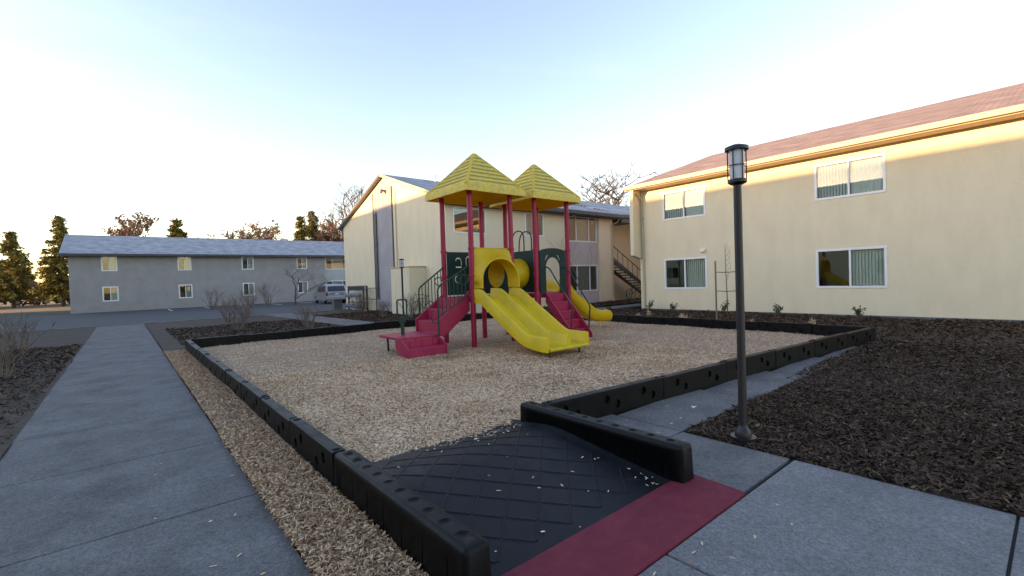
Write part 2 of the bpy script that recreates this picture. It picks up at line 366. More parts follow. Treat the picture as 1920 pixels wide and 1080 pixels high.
# mulch beds: (x0, x1, y0, y1)
BEDS = [('mulch_bed', -5.5, -.985, -2, 29.4), ('mulch_bed', .78, 6.55, 15.1, 29.4), ('mulch_bed', 7.75, 11.62, 15.1, 29.4),
        ('mulch_bed', 11.62, 26, 16.3, 18.5), ('mulch_bed', 12.82, 18.55, 2.75, 13.9), ('mulch_bed', 4.34, 12.7, -3, 2.5), ('mulch_bed', 8.0, 18.5, 15.1, 16.35),
        ('mulch_bed', 12.8, 18.55, 13.9, 15.15), ('mulch_bed', 12.7, 18.55, -5, 2.76), ('mulch_bed', 11.45, 12.75, 2.4, 2.82)]
for k, (n_, a, b_, c, d) in enumerate(BEDS):
    dz = -.004*k
    grid_sheet(n_, a, b_, c, d, .22, lambda X, Y: .0 + dz + wav(X*1.3 + 3, Y*1.3, .03), 'soil')
pk = MB().box(-40, 29.8, -.3, 60, 53.0, -.06).obj('parking_lot', 'asphalt'); pk["kind"] = "structure"
for k in range(9):
    xx = 3 + k*2.75
    if xx < 20:
        tag(MB().box(xx, 46.9, -.06, xx + .1, 51.6, -.053).obj('parking_line', 'paint_line', pk), None)
kb = MB().box(-40, 29.45, -.3, 11.4, 29.6 + .2, .03).obj('kerb', 'concrete', bevel=.02); kb["kind"] = "structure"
# concrete walks, cast in slabs
def walk(name, rects, m='concrete'):
    w = MB()
    for (a, b_, c, d) in rects: w.box(a, c, -.15, b_, d, -.022)
    wo = w.obj(name, 'joint'); wo["kind"] = "structure"
    return wo
def slabs(wo, rects, m='concrete', gap=.008, z=0.0):
    for (a, b_, c, d) in rects: MB().box(a + gap, c + gap, -.12, b_ - gap, d - gap, z).obj('slab', m, wo, bevel=.006)
r_front = [(4.34, 6.1, 2.53, 3.36), (6.1, 7.9, 2.53, 3.22), (7.9, 9.7, 2.53, 3.05), (9.7, 11.5, 2.53, 2.9), (3.42, 4.34, 2.53, 3.5)]
r_side = [(3.42, 4.34, 1.52, 2.53)]
wo = walk('walkway', r_front + r_side); slabs(wo, r_front + r_side)
r_cam = [(.76, 2.35, .2, 1.50), (2.35, 4.34, .2, 1.50), (.76, 2.35, -1.4, .2), (2.35, 4.34, -1.4, .2)]
wo = walk('pavement', r_cam); slabs(wo, r_cam, 'concrete_pale')
r_left = [(-1.0, .768, -1.0 + 1.7*k, .7 + 1.7*k) for k in range(18)]
wo = walk('side_walk', r_left); slabs(wo, r_left)
# the path from the border to the parking lot, cast slightly askew
pw = MB(); pth = thing('path', None, None); pth["kind"] = "structure"
for k in range(9):
    y0, y1 = 15.1 + k*1.6, 15.1 + (k+1)*1.6 - .02
    xl = lambda y: 6.62 - (y - 15)*.035; xr = lambda y: 7.98 - (y - 15)*.035
    MB().add([(xl(y0), y0, -.1), (xr(y0), y0, -.1), (xr(y1), y1, -.1), (xl(y1), y1, -.1), (xl(y0), y0, .04), (xr(y0), y0, .04), (xr(y1), y1, .04), (xl(y1), y1, .04)],
             [(3,2,1,0),(4,5,6,7),(0,1,5,4),(1,2,6,5),(2,3,7,6),(3,0,4,7)]).obj('slab', 'concrete', pth, bevel=.006)
r_back = [(12.9 + 1.6*k, 14.5 + 1.6*k, 13.95, 15.0) for k in range(10)]
wo = walk('courtyard_path', r_back); slabs(wo, r_back, z=.05)
# ------------------------------------------------------------------ buildings
def FY(y0): return lambda a, d, z: (a, y0 + d, z)       # wall facing -y, depth goes inwards
def FX(x0): return lambda a, d, z: (x0 + d, a, z)       # wall facing -x
def FXp(x0): return lambda a, d, z: (x0 - d, a, z)      # wall facing +x
def mbox(mb, fn, a0, a1, d0, d1, z0, z1):
    p, q = fn(a0, d0, z0), fn(a1, d1, z1); return mb.box(*p, *q)
def wall(name, fn, a0, a1, z0, z1, holes, m, parent, th=.18):
    """wall of one storey block, with real openings and reveals"""
    A = sorted({a0, a1, *[h[0] for h in holes], *[h[1] for h in holes]}); Z = sorted({z0, z1, *[h[2] for h in holes], *[h[3] for h in holes]})
    mb = MB()
    def q(*pts): mb.add([fn(*p) for p in pts], [(0, 1, 2, 3)])
    for i in range(len(A)-1):
        for j in range(len(Z)-1):
            ca, cz = (A[i]+A[i+1])/2, (Z[j]+Z[j+1])/2
            if any(h[0] < ca < h[1] and h[2] < cz < h[3] for h in holes): continue
            for d in (0, th): q((A[i], d, Z[j]), (A[i+1], d, Z[j]), (A[i+1], d, Z[j+1]), (A[i], d, Z[j+1]))
    for (b0, b1, c0, c1) in list(holes) + [(a0, a1, z0, z1)]:
        q((b0, 0, c0), (b0, th, c0), (b0, th, c1), (b0, 0, c1)); q((b1, 0, c0), (b1, th, c0), (b1, th, c1), (b1, 0, c1))
        q((b0, 0, c0), (b1, 0, c0), (b1, th, c0), (b0, th, c0)); q((b0, 0, c1), (b1, 0, c1), (b1, th, c1), (b0, th, c1))
    bmo = mb.obj(name, m, parent, fix=False)
    bm = bmesh.new(); bm.from_mesh(bmo.data); bmesh.ops.remove_doubles(bm, verts=bm.verts, dist=.0005); bmesh.ops.recalc_face_normals(bm, faces=bm.faces); bm.to_mesh(bmo.data); bm.free()
    return bmo
def window(parent, fn, a0, a1, z0, z1, splits=(.5,), cover=('', 'blind'), fw=.055, slats=True):
    """white vinyl frame with panes; cover lists what hangs behind each pane"""
    f = MB(); d0, d1 = -.02, .07
    mbox(f, fn, a0-.02, a1+.02, d0, d1, z0-.02, z0+fw); mbox(f, fn, a0-.02, a1+.02, d0, d1, z1-fw, z1+.02)
    mbox(f, fn, a0-.02, a0+fw, d0, d1, z0+fw, z1-fw); mbox(f, fn, a1-fw, a1+.02, d0, d1, z0+fw, z1-fw)
    xs = [a0+fw] + [a0 + (a1-a0)*s for s in splits] + [a1-fw]
    for s in xs[1:-1]: mbox(f, fn, s-.028, s+.028, d0+.008, d1, z0+fw, z1-fw)
    fo = f.obj('window', 'vinyl', parent, bevel=.006)
    for i in range(len(xs)-1):
        l, r_ = xs[i] + (.028 if i else 0), xs[i+1] - (.028 if i < len(xs)-2 else 0)
        p = MB(); mbox(p, fn, l-.006, r_+.006, .03, .036, z0+fw-.006, z1-fw+.006); p.obj('pane', 'glass', fo)
        c = cover[i % len(cover)]
        if c == 'blind':
            b_ = MB(); n = max(3, int((r_-l)/.085)); w = (r_-l)/n
            for k in range(n):
                x = l + (k+.5)*w
                p0, p1, p2, p3 = fn(x-w*.46, .105, z0+.06), fn(x+w*.46, .135, z0+.06), fn(x+w*.46, .135, z1-.03), fn(x-w*.46, .105, z1-.03)
                b_.add([p0, p1, p2, p3], [(0, 1, 2, 3)])
            b_.obj('blind', 'blind', fo, fix=False)
        elif c == 'glare_curtain':
            b_ = MB(); pts = []; n = 40
            ring0 = [fn(l + (r_-l)*k/n, .13 + .02*math.sin(k*1.3), z0+.05) for k in range(n+1)]; ring1 = [fn(l + (r_-l)*k/n, .13 + .02*math.sin(k*1.3), z1-.03) for k in range(n+1)]
            b_.loft([ring0, ring1], close_ring=False); b_.obj('glare_curtain', 'glare_curtain', fo, smooth=True, fix=False)
    return fo
def roof_slab(name, pts, th, m, parent, uvdir):
    """sloping roof plane with thickness; uv in metres along eave (uvdir) and up the slope"""
    me_ = MB(); n = len(pts); top = [Vector(p) for p in pts]; nrm = (top[1]-top[0]).cross(top[2]-top[0]).normalized()
    if nrm.z < 0: nrm = -nrm
    bot = [p - Vector((0, 0, th)) for p in top]
    me_.add([tuple(p) for p in top + bot], [tuple(range(n)), tuple(range(2*n-1, n-1, -1))] + [(i, (i+1) % n, n+(i+1) % n, n+i) for i in range(n)])
    o = me_.obj(name, m, parent)
    ud = Vector(uvdir); vd = nrm.cross(ud).normalized()
    uvl = o.data.uv_layers.new(name="uv"); lo = Vector(root_of(o).location)
    for lp in o.data.loops:
        p = o.data.vertices[lp.vertex_index].co + lo; uvl.data[lp.index].uv = (p.dot(ud), p.dot(vd))
    return o
def pipe(name, pts, r, m, parent, n=8): return MB().tube(pts, r, n).obj(name, m, parent, smooth=True, auto=50)

# --- cream apartment house with the gable, left of the play tower
LX, LY0, LY1, LE, LR = 11.65, 18.55, 31.5, 5.5, 7.72
b1 = thing('apartment_building', 'cream two storey apartment house with a tall gable and grey vertical band', 'building', (LX, LY0, 0))
LYM = (LY0 + LY1)/2
MB().prism([(LY0, -.15), (LY1, -.15), (LY1, LE), (LYM, LR - .06), (LY0, LE)], lambda p, q, w: (w, p, q), LX, LX + .2).obj('gable_wall', 'stucco', b1)
H1 = [(12.08, 13.98, 3.9, 5.12), (12.08, 13.98, .95, 2.2), (16.63, 17.98, 3.92, 5.15), (16.63, 17.98, .95, 2.2)]
wall('wall', FY(LY0), LX + .2, 20.0, -.15, LE, H1, 'stucco', b1)
window(b1, FY(LY0), *H1[0], cover=('', '')); window(b1, FY(LY0), *H1[1]); window(b1, FY(LY0), *H1[2], cover=('blind', '')); window(b1, FY(LY0), *H1[3])
H2 = [(20.12, 22.66, 3.72, 5.22), (20.12, 22.66, .74, 2.3)]
wall('wall', FY(LY0 + .14), 20.0, 22.75, -.15, LE, H2, 'stucco_grey_lifted', b1)
window(b1, FY(LY0 + .14), *H2[0], splits=(.27, .72), cover=('', 'blind', '')); window(b1, FY(LY0 + .14), *H2[1], splits=(.27, .72), cover=('', 'blind', ''))
wall('wall', FY(LY0), 22.75, 24.1, -.15, LE, [], 'stucco', b1)
wall('wall', FXp(24.1), LY0 + .18, LY1, -.15, LE, [], 'stucco', b1)
MB().box(LX + .2, LY1 - .2, -.15, 24.1, LY1, LE).obj('wall', 'stucco', b1)
# the grey band under the ridge, framed by dark boards, with two conduits
MB().box(LX - .03, 24.05, -.1, LX - .003, 26.45, 5.6).obj('band', 'stucco_grey', b1)
MB().prism([(24.05, 5.6), (26.45, 5.6), (26.45, 7.0), (LYM, 7.40), (24.05, 7.02)], lambda p, q, w: (w, p, q), LX - .03, LX - .003).obj('band', 'stucco_grey', b1)
for yy, zt in ((24.0, 7.0), (26.5, 6.95)): MB().box(LX - .05, yy - .045, -.1, LX - .002, yy + .045, zt).obj('band_board', 'fascia_dark', b1)
MB().box(LX - .06, 26.05, .75, LX - .032, 26.36, 5.75).obj('conduit_cover', 'fascia_dark', b1)
pipe('conduit', [(LX - .09, 26.0, .7), (LX - .09, 26.0, 5.8)], .03, 'fascia_dark', b1)
pipe('conduit', [(LX - .05, 23.55, 2.5), (LX - .05, 23.55, 6.75)], .025, 'trim_tan', b1)
for zz in (1.6, 3.9): MB().box(LX - .12, 25.96, zz, LX - .03, 26.4, zz + .04).obj('strap', 'fascia_dark', b1)
fl = MB().lathe([(.02, 0), (.09, .02), (.12, .09), (.10, .2)], 0, 0, 14); fl.v = [(LX - .18 - .4*p[2], LYM - .2 + p[0], 6.86 + p[1] - .3*p[2]) for p in fl.v]
fo = fl.obj('floodlight', 'black_metal', b1, smooth=True); MB().box(LX - .2, LYM - .24, 6.82, LX - .01, LYM - .16, 6.9).obj('bracket', 'black_metal', fo)
# utility closet standing against the gable
MB().box(10.72, 20.55, -.15, LX - .004, 22.55, 2.36).obj('utility_closet', 'stucco', b1, bevel=.01)
MB().box(10.68, 20.51, 2.363, LX - .004, 22.59, 2.42).obj('closet_cap', 'trim_tan', b1, bevel=.008)
# roof: gable at the left end, hip at the right end
ov = .5; xg = LX - .2; xe = 24.65; sl = (LR - LE)/(LYM - LY0); ze = LE - ov*sl + .12; zr = LR + .12; xh = 19.6
roof_slab('roof', [(xg, LY0 - ov, ze), (xe, LY0 - ov, ze), (xh, LYM, zr), (xg, LYM, zr)], .10, 'shingle_grey', b1, (1, 0, 0))
roof_slab('roof', [(xg, LY1 + ov, ze), (xe, LY1 + ov, ze), (xh, LYM, zr), (xg, LYM, zr)], .10, 'shingle_grey', b1, (1, 0, 0))
roof_slab('roof', [(xe, LY0 - ov, ze), (xe, LY1 + ov, ze), (xh, LYM, zr)], .10, 'shingle_grey', b1, (0, 1, 0))
for y0, y1 in ((LY0 - ov, LYM), (LY1 + ov, LYM)):   # rake boards
    MB().add([(xg - .04, y0, ze - .14), (xg - .04, y1, zr - .14), (xg - .04, y1, zr + .01), (xg - .04, y0, ze + .01), (xg - .003, y0, ze - .14), (xg - .003, y1, zr - .14), (xg - .003, y1, zr + .01), (xg - .003, y0, ze + .01)],
             [(0,1,2,3),(7,6,5,4),(0,4,5,1),(3,2,6,7),(0,3,7,4),(1,5,6,2)]).obj('rake_board', 'trim_tan' if y0 < LYM else 'fascia_dark', b1)
MB().box(xg, LY0 - ov - .12, ze - .22, xe + .02, LY0 - ov - .003, ze + .0).obj('gutter', 'fascia_dark', b1, bevel=.02)
MB().box(xg, LY0 - ov, ze - .26, xe, LY0 - .004, ze - .2).obj('soffit', 'fascia_dark', b1)
pipe('downspout', [(24.3, LY0 - .45, ze - .2), (24.28, LY0 - .3, ze - .42), (23.98, LY0 - .06, ze - .6), (23.98, LY0 - .06, .05)], .04, 'trim_tan', b1)
pipe('downspout', [(20.3, LY0 - .5, ze - .2), (19.9, LY0 - .1, ze - .42), (19.9, LY0 - .05, .05)], .035, 'trim_tan', b1)
pipe('roof_vent', [(14.6, 24.2, 7.4), (14.6, 24.2, 8.0)], .05, 'grey_metal', b1)

# --- cream house on the right
RXW, RYE = 18.6, 12.76
b2 = thing('apartment_building', 'cream two storey apartment house with reddish shingle roof behind the staked sapling', 'building', (RXW, RYE, 0))
RH = []
for yc in (10.53, 4.6, -1.4): RH += [(yc - .97, yc + .97, 4.0, 5.2), (yc - .97, yc + .97, .96, 2.26)]
wall('wall', FX(RXW), -6, RYE, -.15, 5.72, RH, 'stucco', b2)
for k, h in enumerate(RH):   # a runs along y, so the last pane is the left one in view
    window(b2, FX(RXW), *h, cover=('glare_curtain', 'blind') if k % 2 == 0 else ('blind', ''))  # white curtain added to stand for the pane's bright sky reflection
MB().prism([(RXW + .18, -.15), (33.8, -.15), (33.8, 5.6), (26.2, 8.1), (RXW + .18, 5.6)], lambda p, q, w: (p, w, q), RYE - .2, RYE).obj('gable_wall', 'stucco_taupe', b2)  # unseen end, coloured darker to cut light bounced into the passage
MB().prism([(RXW + .18, -.15), (33.8, -.15), (33.8, 5.6), (26.2, 8.1), (RXW + .18, 5.6)], lambda p, q, w: (p, w, q), -6, -5.8).obj('gable_wall', 'stucco', b2)
MB().box(33.6, -5.8, -.15, 33.8, RYE - .2, 5.6).obj('wall', 'stucco', b2)
# fin wall projecting at the corner of the upper storey
MB().prism([(18.0, 2.5), (RXW - .003, 2.34), (RXW - .003, 5.66), (18.0, 5.48)], lambda p, q, w: (p, w, q), 12.66, 12.86).obj('fin_wall', 'stucco', b2, bevel=.012)
sl2 = .325; zE = 5.68; zR2 = zE + (26.2 - 17.98)*sl2
roof_slab('roof', [(17.98, 13.0, zE), (17.98, -6.4, zE), (26.2, -6.4, zR2), (26.2, 13.0, zR2)], .10, 'shingle_red', b2, (0, 1, 0))
roof_slab('roof', [(34.42, 13.0, zE), (34.42, -6.4, zE), (26.2, -6.4, zR2), (26.2, 13.0, zR2)], .10, 'shingle_red', b2, (0, 1, 0))
MB().box(17.86, -6.4, zE - .17, 17.977, 13.02, zE + .0).obj('gutter', 'trim_tan', b2, bevel=.02)
MB().box(17.98, -6.4, zE - .2, RXW - .003, 12.98, zE - .14).obj('soffit', 'trim_tan', b2)
pipe('downspout', [(17.95, 12.62, zE - .2), (18.3, 12.6, zE - .42), (RXW - .06, 12.56, zE - .62), (RXW - .06, 12.54, .05)], .042, 'trim_tan', b2)
for zz in (2.3, 4.2): MB().box(RXW - .12, 12.48, zz, RXW - .003, 12.6, zz + .04).obj('strap', 'trim_tan', b2)
MB().box(RXW - .1, 9.58, 2.48, RXW - .003, 9.78, 2.6).obj('wall_vent', 'vinyl', b2, bevel=.01)
MB().box(RXW - .04, -6, -.12, RXW - .003, RYE, .05).obj('plinth', 'concrete', b2, bevel=.01)

# --- third block behind the breezeway
b3 = thing('apartment_building', 'shaded tan apartment block behind the outdoor staircase', 'building', (25.4, 20.6, 0))
wall('wall', FY(20.6), 24.3, 42, -.15, 6.3, [], 'stucco', b3)
wall('wall', FX(24.3), 20.78, 31, -.15, 5.5, [], 'stucco', b3)
MB().box(24.3, 31, -.15, 42, 31.2, 5.5).obj('wall', 'stucco', b3); MB().box(41.8, 20.78, -.15, 42, 31, 5.5).obj('wall', 'stucco', b3)
wall('wall', FX(30.6), 12.8, 20.6, -.15, 5.3, [], 'stucco', b3)  # added unseen wall, closes the passage against sky light
roof_slab('roof', [(24.75, 18.3, 5.52), (42.5, 18.3, 5.52), (42.5, 25.2, 7.78), (24.75, 25.2, 7.78)], .10, 'shingle_grey', b3, (1, 0, 0))
roof_slab('roof', [(24.75, 32, 5.52), (42.5, 32, 5.52), (42.5, 25.2, 7.78), (24.75, 25.2, 7.78)], .10, 'shingle_grey', b3, (1, 0, 0))
MB().box(24.75, 18.18, 5.32, 42.5, 18.297, 5.53).obj('gutter', 'fascia_dark', b3, bevel=.02)
MB().box(24.72, 18.3, 5.0, 26.0, 19.6, 5.3).obj('stair_canopy', 'fascia_dark', b3, bevel=.02)
# outdoor staircase, climbing to the left
st = thing('outdoor_staircase', 'dark open tread staircase in the passage between the cream houses', 'staircase', (27, 19.4, 0))
n = 15; x_b, x_t, z_t = 29.3, 24.5, 2.72
for k in range(n):
    t = (k + 1)/n; x = x_b + (x_t - x_b)*t; z = z_t*t
    MB().box(x - .03, 19.0, z - .06, x + .31, 19.95, z).obj('tread', 'fascia_dark', st)
for y in (18.96, 19.96):
    MB().prism([(x_b + .25, -.02), (x_b + .25, .16), (x_t, z_t + .05), (x_t, z_t - .25)], lambda p, q, w: (p, w, q), y, y + .04).obj('stringer', 'fascia_dark', st)
    pipe('handrail', [(x_b + .1, y + .02, 0), (x_b + .1, y + .02, .98), (x_t, y + .02, z_t + .92)], .028, 'black_metal', st)
    for k in range(1, 9):
        t = k/9; x = x_b + .1 + (x_t - x_b)*t; z = z_t*t
        pipe('baluster', [(x, y + .02, z + .0), (x, y + .02, z + .94)], .014, 'black_metal', st, 6)

# --- grey house across the parking lot
FYG = 53.7
b4 = thing('apartment_building', 'taupe and pale grey apartment house across the parking lot', 'building', (5, FYG, 0))
GH = []
for xc in (15.15, 9.9, 4.6, -.8): GH += [(xc - .52, xc + .52, 3.48, 4.78), (xc - .52, xc + .52, .84, 2.1)]
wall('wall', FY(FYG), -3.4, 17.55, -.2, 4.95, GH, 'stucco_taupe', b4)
for h in GH: window(b4, FY(FYG), *h, cover=('', 'blind'), fw=.08)
GP = [(17.78, 20.3, 3.4, 4.8), (17.78, 20.3, .75, 2.1)]
wall('wall', FY(FYG + .35), 17.55, 21.2, -.2, 4.95, GP, 'stucco_pale', b4)
for h in GP: window(b4, FY(FYG + .35), *h, splits=(.28, .75), cover=('', 'blind', ''), fw=.08)
GQ = [(23.5, 24.6, 3.48, 4.78), (23.5, 24.6, .84, 2.1)]
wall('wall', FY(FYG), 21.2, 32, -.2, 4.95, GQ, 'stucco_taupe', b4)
for h in GQ: window(b4, FY(FYG), *h, fw=.08)
MB().box(17.4, FYG + .002, -.2, 17.55 - .002, FYG + .35, 4.9).obj('wall', 'stucco_taupe', b4); MB().box(21.202, FYG + .19, -.2, 21.4, FYG + .35, 4.9).obj('wall', 'stucco_taupe', b4)
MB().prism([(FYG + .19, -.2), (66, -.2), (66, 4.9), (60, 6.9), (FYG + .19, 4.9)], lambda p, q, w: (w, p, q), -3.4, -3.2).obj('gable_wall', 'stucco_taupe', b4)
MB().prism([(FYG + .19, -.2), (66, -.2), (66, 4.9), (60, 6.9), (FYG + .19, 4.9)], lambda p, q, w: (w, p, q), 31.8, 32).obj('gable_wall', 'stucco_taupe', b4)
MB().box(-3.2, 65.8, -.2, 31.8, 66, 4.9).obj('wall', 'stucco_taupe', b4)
roof_slab('roof', [(-3.9, FYG - .6, 4.95), (32.5, FYG - .6, 4.95), (32.5, 60, 7.15), (-3.9, 60, 7.15)], .12, 'shingle_grey', b4, (1, 0, 0))
roof_slab('roof', [(-3.9, 66.4, 4.95), (32.5, 66.4, 4.95), (32.5, 60, 7.15), (-3.9, 60, 7.15)], .12, 'shingle_grey', b4, (1, 0, 0))
MB().box(-3.9, FYG - .75, 4.75, 32.5, FYG - .603, 4.96).obj('gutter', 'fascia_dark', b4, bevel=.02)

# --- long block added west of the playground, out of the picture, to throw the evening shade
b5 = thing('apartment_building', 'unseen long cream block added west of the side walk to cast shade', 'building', (-17, 15, 0))
W0, W1 = -16, 73
WH = []
for k in range(12):
    yc = -11 + 7*k; WH += [(yc - .9, yc + .9, 4.4, 5.7), (yc - .9, yc + .9, 1.0, 2.4)]
wall('wall', FXp(-14.5), W0, W1, -.2, 6.6, WH, 'stucco', b5)
for h in WH: window(b5, FXp(-14.5), *h)
MB().box(-27, W0, -.2, -26.8, W1, 6.6).obj('wall', 'stucco', b5)
for yy in (W0, W1 - .2): MB().prism([(-26.8, -.2), (-14.68, -.2), (-14.68, 6.5), (-20.7, 10.1), (-26.8, 6.5)], lambda p, q, w: (p, w, q), yy, yy + .2).obj('gable_wall', 'stucco', b5)
roof_slab('roof', [(-13.9, W0 - .5, 6.6), (-13.9, W1 + .5, 6.6), (-20.7, W1 + .5, 10.4), (-20.7, W0 - .5, 10.4)], .12, 'shingle_grey', b5, (0, 1, 0))
roof_slab('roof', [(-27.5, W0 - .5, 6.6), (-27.5, W1 + .5, 6.6), (-20.7, W1 + .5, 10.4), (-20.7, W0 - .5, 10.4)], .12, 'shingle_grey', b5, (0, 1, 0))
# ------------------------------------------------------------------ playground border
def timber_mesh(L, h=.30, w=.11):
    o = MB().box(.004, -w/2, -.08, L - .004, w/2, h).obj('timber', 'rubber_wall', None, bevel=.014, segs=3, off=(0, 0, 0)); bake(o)
    c = MB(); n = max(2, round(L/.62)); 
    for k in range(n):
        xc = L*(k + .5)/n
        for (dx, z) in ((-.08, .195), (.10, .115)):
            for s in (-1, 1): c.cyl((xc + dx, s*(w/2 - .028), z), (xc + dx, s*(w/2 + .05), z), .046, .052, 18)
    cut(o, c); o.data.polygons.foreach_set("use_smooth", [False]*len(o.data.polygons))
    me = o.data; bpy.data.objects.remove(o); return me
cap_me = MB().lathe([(.034, 0), (.034, .004), (.028, .009), (.012, .011)], 0, 0, 16).obj('pin_cap', 'rubber_wall', None, smooth=True, off=(0, 0, 0)); cap_m = cap_me.data; bpy.data.objects.remove(cap_me)
def border(label, p0, p1, lens):
    p0, p1 = Vector(p0), Vector(p1); d = p1 - p0
    t = thing('playground_border', label, 'border', p0, rz=math.atan2(d.y, d.x), group='black borders round the playground')
    x = 0; k = 0; cache = {}
    for L in lens:
        key = round(L, 3)
        if key not in cache: cache[key] = timber_mesh(L)
        o = bpy.data.objects.new('timber', cache[key]); COL.objects.link(o); o.parent = t; o.location = (x, random.uniform(-.004, .004), -.013*(k % 2) + random.uniform(-.003, .003))
        o.rotation_euler = (random.uniform(-.012, .012), random.uniform(-.003, .003), random.uniform(-.006, .006))
        for cx in (.07, L - .07):
            c = bpy.data.objects.new('pin_cap', cap_m); COL.objects.link(c); c.parent = o; c.location = (cx, 0, .299)
        x += L; k += 1
    return t
border('black plastic border along the side walk, left edge of the playground', (1.27, 3.72, 0), (1.27, 15.0, 0), [1.25]*9)
border('black plastic border at the back, before the path and lamp post', (1.33, 14.98, 0), (12.7, 14.98, 0), [1.27]*9)
border('black plastic border at the right, before the mulch and sapling', (12.72, 14.9, 0), (12.72, 2.7, 0), [1.22]*10)
border('black plastic border along the concrete walkway, front right', (3.36, 3.55, 0), (12.66, 2.76, 0), [1.94] + [1.48]*5)
# ------------------------------------------------------------------ access ramp
rp = thing('access_ramp', 'black rubber access ramp with raised diamond grid and low side walls', 'ramp', (2.28, 1.9, 0))
RPX0, RPX1, RPY0, RPY1 = 1.36, 3.2, 1.93, 3.98
prof = [(1.93, .004), (2.1, .02), (2.4, .055), (2.7, .092), (2.95, .123), (3.1, .140), (3.22, .146), (3.36, .138), (3.55, .112), (3.78, .078), (3.98, .045)]
def ramp_z(y): return float(np.interp(y, [p[0] for p in prof], [p[1] for p in prof]))
def ramp_zz(x, y):   # moulded edge strip beside the walls is a little proud
    e = min(x - RPX0, RPX1 - x); return ramp_z(y) + (.03*max(0, 1 - e/.08) if e < .08 else 0)
rm = MB(); nx, ny = 48, 44
xs = np.linspace(RPX0, RPX1, nx); ys = np.linspace(RPY0, RPY1, ny)
rm.add([(x, y, ramp_zz(x, y)) for y in ys for x in xs], [(j*nx+i, j*nx+i+1, (j+1)*nx+i+1, (j+1)*nx+i) for j in range(ny-1) for i in range(nx-1)])
for (a, b_) in ((0, nx-1),): pass
rs = rm.obj('ramp_surface', 'rubber', rp, smooth=True, fix=False)
so = rs.modifiers.new('solid', 'SOLIDIFY'); so.thickness = .03; so.offset = -1
# raised ribs in two diagonal directions, broken at the crossings
S = .215; rb = MB(); hw, hh = .007, .006
def rib(p, q):
    p, q = Vector(p), Vector(q); d = (q - p); L = d.length
    if L < .03: return
    d.normalize(); nrm = Vector((-d.y, d.x)); m = 5; secs = []
    for i in range(m):
        c = p + d*L*i/(m-1); z = ramp_z(c.y); e = hh if 0 < i < m-1 else .004
        secs.append([(c.x - nrm.x*hw*1.5, c.y - nrm.y*hw*1.5, z - .002), (c.x - nrm.x*hw*.7, c.y - nrm.y*hw*.7, z + e), (c.x + nrm.x*hw*.7, c.y + nrm.y*hw*.7, z + e), (c.x + nrm.x*hw*1.5, c.y + nrm.y*hw*1.5, z - .002)])
    rb.loft(secs)
s2 = math.sqrt(.5)
def inside(p): return RPX0 + .14 < p[0] < RPX1 - .14 and RPY0 + .14 < p[1] < RPY1 - .22
for axis in (0, 1):
    for i in range(-30, 50):
        for j in range(-30, 50):
            a, b_ = (i*S, j*S), ((i+1)*S, j*S) if axis == 0 else (i*S, (j+1)*S)
            f = lambda c: ((c[0] - c[1])*s2 + .2, (c[0] + c[1])*s2 + .1)
            p, q = Vector(f(a)), Vector(f(b_)); d = (q - p).normalized(); p = p + d*.005; q = q - d*.005
            ip, iq = inside(p), inside(q)
            if not (ip or iq): continue
            if not ip:
                for _ in range(20):
                    p = p + d*.011
                    if inside(p): break
            if not iq:
                for _ in range(20):
                    q = q - d*.011
                    if inside(q): break
            if inside(p) and inside(q): rib(p, q)
ro = rb.obj('diamond_ribs', 'rubber', rp, smooth=True, auto=50)
# side walls with a row of round dimples on top and grooves down the sides
def side_wall(x0, x1, y0, y1):
    o = MB().add([(x0 - .008, y0 - .006, -.05), (x1 + .008, y0 - .006, -.05), (x1 + .008, y1, -.05), (x0 - .008, y1, -.05),
                  (x0 + .004, y0 + .006, .305), (x1 - .004, y0 + .006, .305), (x1 - .004, y1, .300), (x0 + .004, y1, .300)],
                 [(3,2,1,0),(4,5,6,7),(0,1,5,4),(1,2,6,5),(2,3,7,6),(3,0,4,7)]).obj('side_wall', 'rubber_wall', rp, bevel=.032, segs=4)
    bake(o); c = MB(); xm = (x0 + x1)/2
    for k in range(10):
        y = y0 + .15 + k*(y1 - y0 - .28)/9
        c.lathe([(.002, .2925), (.020, .2935), (.032, .2965), (.037, .301), (.041, .33)], xm, y, 20)
    for k in range(7):
        y = y0 + .16 + k*(y1 - y0 - .25)/6.3
        c.box(x0 - .05, y, -.1, x0 + .002, y + .012, .235)
    cut(o, c); o.data.polygons.foreach_set("use_smooth", [True]*len(o.data.polygons)); o.data.set_sharp_from_angle(angle=R(38)); return o
side_wall(1.215, 1.385, 1.87, 3.71); side_wall(3.18, 3.352, 1.86, 3.74)
# red transition strip
MBs = MB().add([(1.40, 1.50, -.02), (3.42, 1.50, -.02), (3.40, 1.965, -.02), (1.40, 1.965, -.02), (1.40, 1.50, .012), (3.42, 1.50, .012), (3.40, 1.90, .034), (1.40, 1.90, .034), (1.40, 1.965, .026), (3.40, 1.965, .026)],
               [(3,2,1,0),(4,5,6,7),(7,6,9,8),(0,1,5,4),(1,2,9,6,5),(2,3,8,9),(3,0,4,7,8)])
so_ = MBs.obj('threshold_strip', 'red_strip', None, bevel=.006); tag(so_, 'dark red sloping threshold strip at the foot of the rubber ramp', 'threshold')
